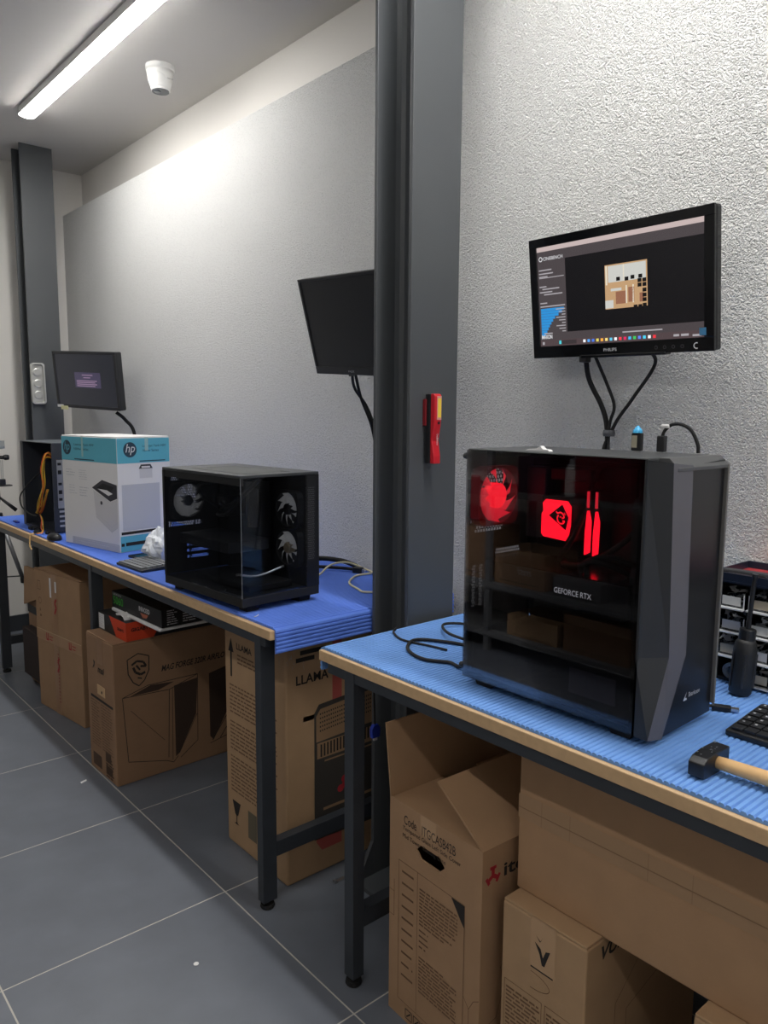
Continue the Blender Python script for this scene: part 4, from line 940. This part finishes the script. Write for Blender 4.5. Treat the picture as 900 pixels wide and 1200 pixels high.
# the near keyboard's long side runs along the bench: local x = towards the camera side
t, h = keyboard('keyboard', 'black keyboard at the right edge of the foreground bench', (1.308, .590, ZM), -PI/2+.02, .43, .150, .020, BLACK, mat('key_black', (34, 35, 38), .45), True, 19)
F2((.03, .118, .024), X3, Y3, .003).rect(0, .014, 0, .010).make('yellow_sticker', mat('sticker_yellow', (226, 214, 60), .5), t)
f = F2((0, 0, .0215), X3, Y3, .0025)
px, py = .43/19.7, .15/6.6
for r in range(6):
    for c in range(18): F2((px*.35+c*px+.005, py*.35+r*py+.008, .0155+(.009*((r+.85)*py/.15))), X3, Y3, .0008).rect(0, .004, 0, .005).make('key_legend', MATS['pale_grey_ink'], t) if (r > 0 and c < 9) else None
t, h = keyboard('keyboard', 'dark grey keyboard lying between the printer carton and the glass-sided computer', (1.070, 2.735, ZM), -PI/2+.05, .20, .13, .016, mat('kb_dark', (40, 42, 46), .5), mat('kb_keys', (120, 122, 124), .5), False, 9)
t = thing('phone', 'small black phone lying behind the far keyboard', 'phone', (1.20, 2.80, ZM), .1)
G().box(-.035, .035, -.05, .05, 0, .009).build('body', BLACK, t, .003); G().box(-.032, .032, -.046, .046, .009, .0096).build('screen', BLACKG, t)

# ------------------------------------------------------------------ things on the foreground bench
# hammer
t = thing('hammer', 'hammer with a black head and pale wooden handle, lying on the foreground bench', 'hammer', (1.108, .540, ZM), .0)
G().prism([(0, .004), (.010, .001), (.040, 0), (.085, 0), (.085, .034), (.040, .036), (.012, .033), (0, .026)], -.012, .014, 'y').build('head', mat('hammer_black', (26, 27, 30), .35, nscale=70, namt=.5), t, .002)
G().tube([(.046, -.008, .018), (.048, -.03, .0178), (.052, -.08, .0172), (.060, -.16, .0165), (.068, -.27, .0165)], [.010, .0105, .0115, .014, .0145], 14).build('handle', WOOD, t, smooth=True)
G().cyl((.046, .014, .018), .008, .002, 'y', 12).build('handle_end', WOOD, t)
rr = random.Random(2)
f = F2((0, -.012, .0358), X3, Y3, .0004)
for k in range(14): x, y = rr.uniform(.012, .08), rr.uniform(.002, .024); f.rect(x, x+rr.uniform(.002, .006), y, y+.002)
stuff(f.make('worn_spots', SILVER, t))
# screwdriver on its butt
s = Vector((1.526, .664, ZM)); tp = Vector((1.545, .657, 1.072)); ax = (tp-s)
t = thing('screwdriver', 'black thick-handled screwdriver standing upright in front of the drawer cabinet', 'screwdriver', tuple(s)); t.rotation_mode = 'QUATERNION'; t.rotation_quaternion = Vector((0, 0, 1)).rotation_difference(ax.normalized())
G().lathe([(.017, 0), (.0215, .006), (.0225, .03), (.0215, .065), (.0225, .09), (.020, .108), (.0165, .114)], 24).build('handle', mat('grip_black', (28, 29, 31), .55), t, smooth=True)
G().lathe([(.0160, .114), (.0160, .134), (.0150, .136)], 20).build('collar', BLACK, t, smooth=False)
for k in range(5):
    a = 2*PI*k/5+2.4; G().box(-.0045, .0045, -.0015, .0012, .018, .088).build('grip_flat', DGREY, t).location = (.0216*math.cos(a), .0216*math.sin(a), 0)
    t.children[-1].rotation_euler = (0, 0, a-PI/2)
G().lathe([(.0052, .134), (.0052, .150), (.0046, .152), (.0046, .236), (.0060, .240), (.0060, .247)], 12).build('shaft', mat('shaft_black', (40, 41, 44), .3, metal=.4), t)
# drawer cabinet
t = thing('parts_cabinet', 'black cabinet of small clear drawers against the stucco wall', 'drawer cabinet', (1.585, .742, ZM), -PI/2)
CW, CH_, CDp = .36, .216, .155
cols, rows = 6, 4; cw, ch = CW/cols, (CH_-.008)/rows
g = G()
g.box(0, CW, CDp-.003, CDp, 0, CH_)
for k in range(cols+1): g.box(max(0, k*cw-.002), min(CW, k*cw+.002), 0, CDp-.003, 0, CH_)
for k in range(rows+1): g.box(0, CW, 0, CDp-.003, k*ch+.0, k*ch+.006)
g.build('cabinet_shell', BLACKM, t)
DR = mat('drawer_lip', (214, 217, 220), .25)
rr = random.Random(9)
for c in range(cols):
    for r in range(rows):
        if c == 0 and r == 0: continue
        x0, x1, z0, z1 = c*cw+.003, (c+1)*cw-.003, r*ch+.007, (r+1)*ch-.002
        g = G(); pull = rr.uniform(.0, .010)
        g.box(x0, x1, -.006-pull, -.004-pull, z0, z1-.012)        # front wall
        g.box(x0, x0+.0015, -.004-pull, .12, z0, z1-.010).box(x1-.0015, x1, -.004-pull, .12, z0, z1-.010).box(x0, x1, -.004-pull, .12, z0, z0+.0015)
        dr = g.build('drawer', CLEAR, t)
        G().box(x0-.0005, x1+.0005, -.018-pull, -.0062-pull, z0-.0015, z0+.0015).box(x0, x0+.002, -.0085-pull, -.0062-pull, z0, z1-.012).box(x1-.002, x1, -.0085-pull, -.0062-pull, z0, z1-.012).build('rim', DR, dr)
        G().box(x0+.008, x1-.008, -.0075-pull, -.0062-pull, z0+.006, z0+.024).build('card_label', mat('label_cards_%d' % ((c+r) % 3), ((206, 208, 208), (190, 180, 160), (196, 198, 204))[(c+r) % 3], .5), dr)
        vs = []
        for k in range(34):
            p = Vector((rr.uniform(x0+.006, x1-.006), rr.uniform(.002, .03), z0+rr.uniform(.004, .036))); q = [p+Vector((rr.uniform(-.012, .012), rr.uniform(-.012, .012), rr.uniform(-.006, .008))) for _ in range(3)]
            q = [Vector((min(max(v.x, x0+.002), x1-.002), v.y, max(v.z, z0+.002))) for v in q]; vs.append(q)
        g = G(); [g.poly([tuple(v) for v in q]) for q in vs]; stuff(g.build('contents', mat('bag_bits', (206, 206, 204), .35) if (c+r) % 2 else mat('foil_bits', (196, 198, 200), .3, metal=.3), dr))
t = thing('tape_roll', 'white reel standing in the empty cell of the drawer cabinet', 'reel', (1.583, .712, ZM+.007), -PI/2)
G().lathe([(.0165, 0), (.0165, .014), (.010, .014), (.010, 0)], 20, (0, .0, .0168), 'y', cap=False).add([], []).build('rim', WHITE, t); G().lathe([(.006, .002), (.006, .012)], 12, (0, 0, .0168), 'y').build('core', BLACK, t)
# tray on the cabinet with tools
t = thing('tool_tray', 'shallow dark blue tray on top of the drawer cabinet', 'tray', (1.564, .755, ZM+CH_+.0005), -PI/2)
g = G(); tw, td = .38, .170
g.box(0, tw, 0, td, 0, .003).box(0, tw, 0, .003, .003, .020).box(0, tw, td-.003, td, .003, .020).box(0, .003, .003, td-.003, .003, .020).box(tw-.003, tw, .003, td-.003, .003, .020)
g.build('tray', mat('tray_navy', (34, 42, 58), .35), t, .001)
G().box(.004, tw-.004, .004, td-.004, .003, .0045).build('red_liner', mat('liner_red', (158, 44, 50), .6), t)
zt = ZM+CH_+.0055
t = thing('side_cutter', 'dark tool with a grey handle lying in the tray', 'tool', (1.60, .70, zt), -PI/2+.1)
G().box(-.05, .045, -.012, .012, 0, .018).build('handle', DGREY, t, .005); G().box(.045, .085, -.006, .006, .004, .012).build('jaw', SILVER, t, .002); G().box(-.03, .03, -.013, -.0115, .006, .012).build('grip_strip', MGREY, t)
t = thing('pliers', 'red-handled pliers in the tray on the drawer cabinet', 'pliers', (1.605, .585, zt), -PI/2+.5)
for sgn in (-1, 1): G().tube(smooth_path([(-.05, sgn*.018, .012), (-.02, sgn*.014, .014), (.01, sgn*.004, .014)]), .0055, 8).build('handle', RED, t, smooth=True)
G().prism([(.008, -.010), (.05, -.004), (.05, .004), (.008, .010)], .006, .018, 'z').build('jaw', SILVER, t)
t = thing('crimp_connector', 'blue and red connector lying on the tray liner', 'connector', (1.60, .530, zt), .4)
G().box(-.018, .018, -.012, .012, 0, .022).build('body', mat('violet_blue', (80, 84, 160), .4), t, .004); G().cyl((.018, 0, .011), .007, .016, 'x').build('nozzle', RED, t); G().box(-.026, -.018, -.008, .008, .004, .018).build('tip', WHITE, t)
# usb cable by the tower
t = thing('usb_cable', 'short black USB cable with a metal plug beside the near keyboard', 'cable', (0, 0, ZM), 0)
G().tube(smooth_path([(1.385, .72, .006), (1.392, .69, .006), (1.405, .662, .007)]), .0032, 8).build('cord', RUBBER, t, smooth=True)
M_ = Matrix.Translation((1.405, .662, 0)) @ Matrix.Rotation(math.atan2(-.046, .024), 4, 'Z')
g = G(); g.M = M_; g.box(0, .034, -.0075, .0075, .001, .011).build('plug_body', BLACK, t, .002)
g = G(); g.M = M_; g.box(.034, .048, -.006, .006, .0035, .0085).build('metal_plug', SILVER, t)
# on top of the tower
ZP = ZM+.489
t = thing('usb_dongle', 'black USB dongle with a blue tip, plugged into the top of the red-lit computer', 'usb stick', (1.335, .806, ZP), -PI/2)
G().box(-.011, .011, -.0045, .0045, .002, .036).build('body', BLACK, t, .002); G().box(-.009, .002, -.0052, -.0044, .008, .031).build('grey_label', mat('label_beige', (170, 164, 144), .5), t)
G().lathe([(.0095, .036), (.0085, .041), (.004, .047), (.001, .050)], 10).build('blue_tip', mat('blue_tip', (70, 170, 220), .3), t); G().box(-.007, .007, -.003, .003, 0, .002).build('metal_plug', SILVER, t)
t = thing('usb_lead', 'black USB lead arching out of the top of the red-lit computer', 'cable', (0, 0, ZP), 0)
G().box(1.329, 1.341, .747, .763, .002, .032).build('plug_body', BLACK, t, .002); G().box(1.331, 1.339, .750, .760, 0, .002).build('metal_plug', SILVER, t)
G().tube(smooth_path([(1.335, .755, .030), (1.335, .750, .042), (1.338, .738, .053), (1.345, .722, .053), (1.35, .706, .042), (1.352, .694, .018), (1.3525, .692, .002)]), .0033, 8).build('cord', RUBBER, t, smooth=True)
G().box(1.331, 1.340, .741, .757, .046, .053).build('tape_flag', OFFW, t, .002)
g = G(); rr = random.Random(4)
g.prism([(-.028, 0), (.03, 0), (.026, .003), (.014, .004), (.008, .010), (.0, .0045), (-.02, .003)], -.006, .006, 'y')
o = g.build('tape_scrap', OFFW, None, .0005); o.location = (1.20, .935, ZP); o.rotation_euler = (0, 0, -PI/2); tag(o, 'crumpled scrap of white tape on top of the red-lit computer', 'scrap')
# leads behind the tower
cable('looped_mains_lead', [(1.23, 1.082, .90), (1.20, 1.12, .835), (1.205, 1.17, ZM+.005), (1.178, 1.225, ZM+.0045), (1.20, 1.30, ZM+.0045), (1.265, 1.345, ZM+.0045), (1.31, 1.29, ZM+.0045), (1.34, 1.20, ZM+.006), (1.34, 1.10, .85)], .0042, RUBBER, 'black power cord looping widely onto the light blue mat')
cable('network_lead', [(1.30, 1.078, .905), (1.31, 1.13, .90), (1.36, 1.22, ZM+.02), (1.42, 1.30, ZM+.008), (1.46, 1.36, ZM+.006), (1.40, 1.38, ZM+.012), (1.34, 1.30, ZM+.016), (1.33, 1.18, ZM+.02), (1.32, 1.082, .86)], .0036, RUBBER, 'black lead coiled just behind the red-lit computer')
cable('audio_lead', [(1.33, 1.078, .955), (1.345, 1.13, .945), (1.36, 1.19, .90), (1.35, 1.20, .855), (1.36, 1.14, .838), (1.34, 1.08, .86)], .0034, RUBBER, 'black lead arching up behind the red-lit computer')
cable('thin_black_lead', [(1.27, 1.24, ZM+.0035), (1.26, 1.30, ZM+.0030), (1.245, 1.37, ZM+.0030), (1.27, 1.43, ZM+.003), (1.30, 1.455, ZM+.003)], .0028, RUBBER, 'thin black lead trailing to the end of the light blue mat')
# cables at the end of the far bench
cable('network_cable', [(1.40, 2.03, ZM+.004), (1.52, 2.10, ZM+.006), (1.60, 2.14, ZM+.025), (1.66, 2.12, ZM+.03), (1.70, 2.06, ZM+.008), (1.69, 2.02, ZM+.005), (1.62, 2.02, ZM+.004), (1.535, 1.95, ZM+.004), (1.50, 1.86, ZM+.004), (1.49, 1.82, ZM+.004), (1.53, 1.79, ZM+.004), (1.60, 1.77, ZM+.004)], .0035, CREAM, 'cream network cable curling beside the middle column')
cable('thick_black_cable', [(1.55, 2.28, ZM+.012), (1.62, 2.25, ZM+.03), (1.68, 2.18, ZM+.025), (1.70, 2.12, ZM+.012)], .009, RUBBER, 'thick black cable lying against the wall on the far bench')
cable('flat_black_cable', [(1.52, 2.22, ZM+.006), (1.58, 2.20, ZM+.012), (1.64, 2.14, ZM+.010), (1.665, 2.09, ZM+.010)], .006, RUBBER, 'second black cable ending in a dark plug beside the cream cable')
t = thing('dark_plug', 'dark grey plug at the end of the black cables on the far bench', 'plug', (1.668, 2.070, ZM), -PI/2+.5)
G().box(-.018, .018, -.012, .012, 0, .020).build('body', BLACK, t, .004); G().box(.018, .026, -.008, .008, .004, .014).build('contact', SILVER, t)
o = G().tube(smooth_path([(0, 0, 0), (.012, .004, .0), (.022, .014, .0)]), .0012, 5).build('thread_scrap', OFFW); o.location = (1.078, 1.79, ZM+.0015); tag(o, 'tiny white thread on the deep blue mat near its corner', 'scrap')

# ------------------------------------------------------------------ things fixed to the columns and ceiling
t = thing('work_light', 'red and black inspection lamp stuck upright on the middle column', 'work light', (1.431, 1.50, 1.248), 0)
G().prism([(-.026, 0), (-.006, 0), (-.006, .184), (-.026, .184)], 0, .016, 'x').build('black_body', BLACK, t, .003)
pts = [(-.026, 0), (-.040, 0), (-.040, .02), (-.033, .06), (-.040, .10), (-.042, .12), (-.042, .178), (-.037, .184), (-.026, .184)]
G().prism(pts, .001, .026, 'x').build('red_shell', RED, t, .002)
G().box(.012, .0235, -.0430, -.0418, .122, .172).build('lamp_strip', mat('led_yellow', (240, 206, 70), .4), t); G().box(.009, .025, -.0424, -.0414, .116, .178).build('lamp_frame', mat('pale_red', (214, 150, 140), .4), t)
G().cyl((.017, -.0425, .108), .004, .002, 'y', 12).build('switch', BLACK, t)
text('Ledlenser', WHITE, t, (.014, -.0352, .078), (0, 0, -1), (1, 0, 0), width=.03, height=.006, off=.002)
G().box(-.004, .003, -.012, -.001, .10, .170).build('clip', mat('deep_red', (120, 14, 26), .5), t, .001)
t = thing('magnetic_tray', 'small steel magnetic parts dish stuck upright on the far column', 'tray', (1.384, 4.689, 1.412), 0)
g = G(); W_, H_ = .074, .232
t.rotation_euler = (0, math.radians(-1.0), 0)
def rrect(w_, h_, r, n=5):
    out = []
    for cx, cz, a0 in ((w_-r, r, -PI/2), (w_-r, h_-r, 0), (r, h_-r, PI/2), (r, r, PI)):
        for i in range(n+1): a = a0+PI/2*i/n; out.append((cx+r*math.cos(a), cz+r*math.sin(a)))
    return out
o_, i_ = rrect(W_, H_, .016), [(x*.78+.008, z*.93+.008) for x, z in rrect(W_, H_, .016)]
n_ = len(o_); vs = [(x, -.022, z) for x, z in o_]+[(x, -.022, z) for x, z in i_]+[(x*.95+.002, -.006, z*.97+.003) for x, z in i_]+[(x, -.0015, z) for x, z in o_]
fs = []
for i in range(n_):
    j = (i+1) % n_; fs += [(i, j, n_+j, n_+i), (n_+i, n_+j, 2*n_+j, 2*n_+i), (i, 3*n_+i, 3*n_+j, j)]
fs += [tuple(range(2*n_, 3*n_)), tuple(range(3*n_, 4*n_))]
g.add(vs, fs).build('dish', CHROME, t)
for z in (.052, .116, .180): G().lathe([(.024, -.0062), (.024, -.010), (.020, -.0115)], 20, (W_/2, 0, z), 'y').build('magnet_disc', CHROME, t)
# ceiling camera
t = thing('security_camera', 'white turret security camera on the ceiling', 'camera', (1.556, 3.285, ZC), 0)
G().lathe([(.060, 0), (.060, -.016), (.056, -.022)], 32).build('base_ring', WHITE, t, smooth=False)
G().lathe([(.057, -.022), (.054, -.040), (.047, -.070), (.040, -.092)], 32).build('turret', WHITE, t, smooth=True)
bm = bmesh.new(); bmesh.ops.create_uvsphere(bm, u_segments=24, v_segments=16, radius=.046)
me = bpy.data.meshes.new('ball'); bm.to_mesh(me); bm.free(); me.materials.append(WHITE)
for p in me.polygons: p.use_smooth = True
o = bpy.data.objects.new('ball', me); COL.objects.link(o); o.parent = t; o.location = (-.010, -.006, -.050)
G().lathe([(.040, -.090), (.040, -.098), (.037, -.100)], 32).build('bezel', WHITE, t)
G().lathe([(.036, -.099), (.036, -.1030)], 32).build('dark_window', mat('camera_window', (74, 78, 82), .2), t)
G().lathe([(.014, -.1030), (.014, -.106), (.010, -.107)], 20, (-.014, .0, 0)).build('lens', mat('camera_lens', (120, 124, 128), .15), t)
text('DAHUA', MGREY, t, (.004, -.0555, -.066), (.98, -.12, 0), (0, .16, .99), width=.026, height=.0065, off=.003)

# ------------------------------------------------------------------ tripod beyond the far bench
TX, TY = 1.165, 4.70
t = thing('tripod', 'silver-legged tripod with black head standing beyond the far bench', 'tripod', (TX, TY, 0), 0)
for k, a in enumerate((-.35, PI*.62, -PI*.72)):
    ex, ey = .22*math.cos(a), .22*math.sin(a)
    lg = G().tube([(ex*.09, ey*.09, .76), (ex*.55, ey*.55, .40)], .012, 10).build('leg', mat('tripod_grey', (150, 152, 156), .35, metal=.6), t, smooth=True)
    G().tube([(ex*.55, ey*.55, .40), (ex, ey, .012)], .009, 10).build('leg_section', SILVER, lg, smooth=True)
    G().lathe([(.017, -.02), (.019, 0), (.017, .02)], 12, (ex*.55, ey*.55, .41)).build('leg_clamp', BLACK, lg)
    G().lathe([(.012, 0), (.013, .016), (.009, .026)], 10, (ex, ey, 0)).build('rubber_foot', RUBBER, lg)
    G().tube([(0, 0, .43), (ex*.52, ey*.52, .43)], .004, 6).build('brace', BLACK, t)
G().tube([(0, 0, .40), (0, 0, .90)], .012, 12).build('centre_column', BLACK, t)
G().lathe([(.03, .74), (.036, .77), (.03, .80)], 14).build('collar', BLACK, t)
G().lathe([(.022, .86), (.026, .89), (.022, .94), (.012, .95)], 14).build('pan_head', BLACK, t)
G().tube([(.01, -.01, .895), (.09, -.06, .815)], [.006, .011], 10).build('pan_handle', BLACK, t, smooth=True)
G().box(-.05, .085, -.03, .03, .950, .957).build('plate', BLACK, t, .002); G().box(.025, .055, -.015, .015, .957, .99).build('clamp_base', BLACK, t, .003)
for x in (.037, .046): G().tube([(x, 0, .99), (x, 0, 1.10)], .002, 6).build('rod', SILVER, t)
G().tube([(-.10, 0, 1.112), (.075, 0, 1.112)], .010, 10).build('cross_bar', BLACK, t); G().lathe([(.014, .055), (.016, .065), (.014, .08)], 12, (0, 0, 1.112), 'x').build('knob', BLACK, t)
G().add([(-.14, -.05, 1.135), (.05, -.05, 1.165), (.075, .05, 1.195), (-.14, .05, 1.185), (-.14, -.05, 1.150), (.05, -.05, 1.178), (.075, .05, 1.205), (-.14, .05, 1.197)], [(0,1,2,3), (4,7,6,5), (0,4,5,1), (1,5,6,2), (2,6,7,3), (3,7,4,0)]).build('device_plate', mat('device_grey', (122, 128, 132), .4), t)

# ------------------------------------------------------------------ small things on the floor
t = thing('hanging_plug', 'blue plastic grip hanging on a cord in the gap between the benches', 'plug', (1.250, 1.478, .535), 0)
G().prism([(-.012, 0), (.012, 0), (.014, .012), (.014, .026), (.007, .036), (-.007, .036), (-.014, .026), (-.014, .012)], -.006, .006, 'y').build('blue_grip', BLUEP, t, .002)
G().tube([(0, 0, .034), (-.003, 0, .10), (-.006, .002, .225)], .0025, 6).build('cord', RUBBER, t); G().box(-.005, .006, -.003, .003, -.008, .0).build('pale_tip', OFFW, t)
t = thing('metal_strip', 'short silver metal strip on the floor by the heater carton', 'scrap', (1.278, 1.695, 0), .05)
G().box(0, .075, -.006, .006, 0, .004).build('strip', SILVER, t, .001); G().box(.0, .008, -.006, .006, .004, .010).build('bent_end', SILVER, t)
for x, y, rz, lab in ((.941, 2.803, .4, 'white paper scrap on the floor in front of the large printed carton'), (.811, 1.651, .0, 'round white speck on the lit floor tiles')):
    o = G().lathe([(.006, 0), (.007, .002), (.003, .003)], 10).build('floor_scrap', OFFW) if rz == 0 else G().prism([(-.014, -.004), (.010, -.005), (.016, .003), (-.010, .005)], 0, .002, 'z').build('floor_scrap', OFFW)
    o.location = (x, y, 0); o.rotation_euler = (0, 0, rz); tag(o, lab, 'scrap')

# ------------------------------------------------------------------ storage rack across the aisle (mirrored in the glass side)
XR = -1.02
t = thing('storage_rack', 'grey metal storage rack across the aisle, mirrored in the glass side of the red-lit computer', 'rack', (XR, .95, 0), 0)
GR = mat('rack_grey', (118, 120, 122), .5)
for y in (0, .95, 1.98, 2.95):
    for x in (-.42, 0):
        p = G().box(x-.03 if x == 0 else x, x if x == 0 else x+.03, y-.018, y+.018, 0, 2.05).build('post', GR, t)
for z in (.12, .41, .945, 1.45, 2.0): G().box(-.415, .004, -.02, 2.97, z-.032, z).build('shelf', GR, t)
def rbox(x, y, z, dx, dy, dz, m, label, words=None, wm=None, ww=.1):
    b = thing('stored_box', label, 'box', (XR+x, .95+y, z), PI/2)
    G().box(0, dy, 0, dx, 0, dz).build('body', m, b, .003)
    # the aisle side of a rack box looks to +x: local -y after the quarter turn
    F2((0, 0, 0), X3, Z3, .0008).rect(dy*.1, dy*.9, dz*.1, dz*.12).make('print_line', INK, b)
    if words: text(words, wm or INK, b, (dy*.25, 0, dz*.35), X3, Z3, width=ww, height=ww*.4, shear=.2)
    return b
rbox(-.036, 1.595, .411, .30, .36, .20, CARD, 'brown carton with bold lettering on the rack across the aisle', 'msi', OFFW, .10)
rbox(-.036, 1.24, .411, .30, .30, .10, mat('box_grey', (112, 112, 114), .6), 'grey box beside the brown carton on the rack across the aisle')
rbox(-.036, 1.06, .121, .30, .40, .20, CARD3, 'brown carton on the low shelf of the rack across the aisle')
rbox(-.036, 1.50, .121, .30, .35, .12, CARD2, 'flat carton on the low shelf of the rack across the aisle')
rbox(-.036, 1.10, .946, .28, .32, .26, mat('box_crimson', (120, 26, 40), .5), 'crimson box on the upper shelf of the rack across the aisle')
rbox(-.036, 1.60, .946, .24, .20, .20, mat('box_plum', (70, 40, 60), .5), 'plum-coloured box on the upper shelf of the rack across the aisle')
rbox(-.036, .45, .411, .30, .45, .26, CARD3, 'large carton at the near end of the rack across the aisle')
rbox(-.036, 2.02, .411, .30, .6, .3, CARD, 'large carton at the far end of the rack across the aisle')
rbox(-.036, .05, .946, .28, .40, .28, OFFW, 'white carton on the upper shelf of the rack across the aisle')
t = thing('added_cabinet', 'dark grey tall cabinet added across the aisle to darken the smoked glass reflection', 'cabinet', (XR-.02, 4.02, 0), PI/2)  # unseen cabinet added to keep the glass-sided computer's reflection dark
G().box(0, 1.0, 0, .5, .06, 2.1).build('body', mat('added_cabinet_dark', (38, 40, 44), .6), t, .003); G().box(.02, .98, .02, .48, 0, .06).build('added_cabinet_plinth', BLACKM, t)
for a, b, hx in ((.006, .497, .46), (.503, .994, .53)):
    dr = G().box(a, b, -.018, -.001, .075, 2.09).build('added_cabinet_door', MATS['added_cabinet_dark'], t, .002); G().box(hx, hx+.012, -.032, -.018, 1.0, 1.14).build('handle', SILVER, dr, .002)
t = thing('spray_bottle', 'white bottle on the upper shelf of the rack across the aisle', 'bottle', (XR-.06, .95+1.46, .946), 0)
G().lathe([(.030, 0), (.034, .004), (.034, .15), (.026, .165), (.014, .172)], 24).build('bottle_body', WHITE, t, smooth=False); G().lathe([(.015, .172), (.015, .195), (.013, .2)], 16).build('cap', PGREY, t)
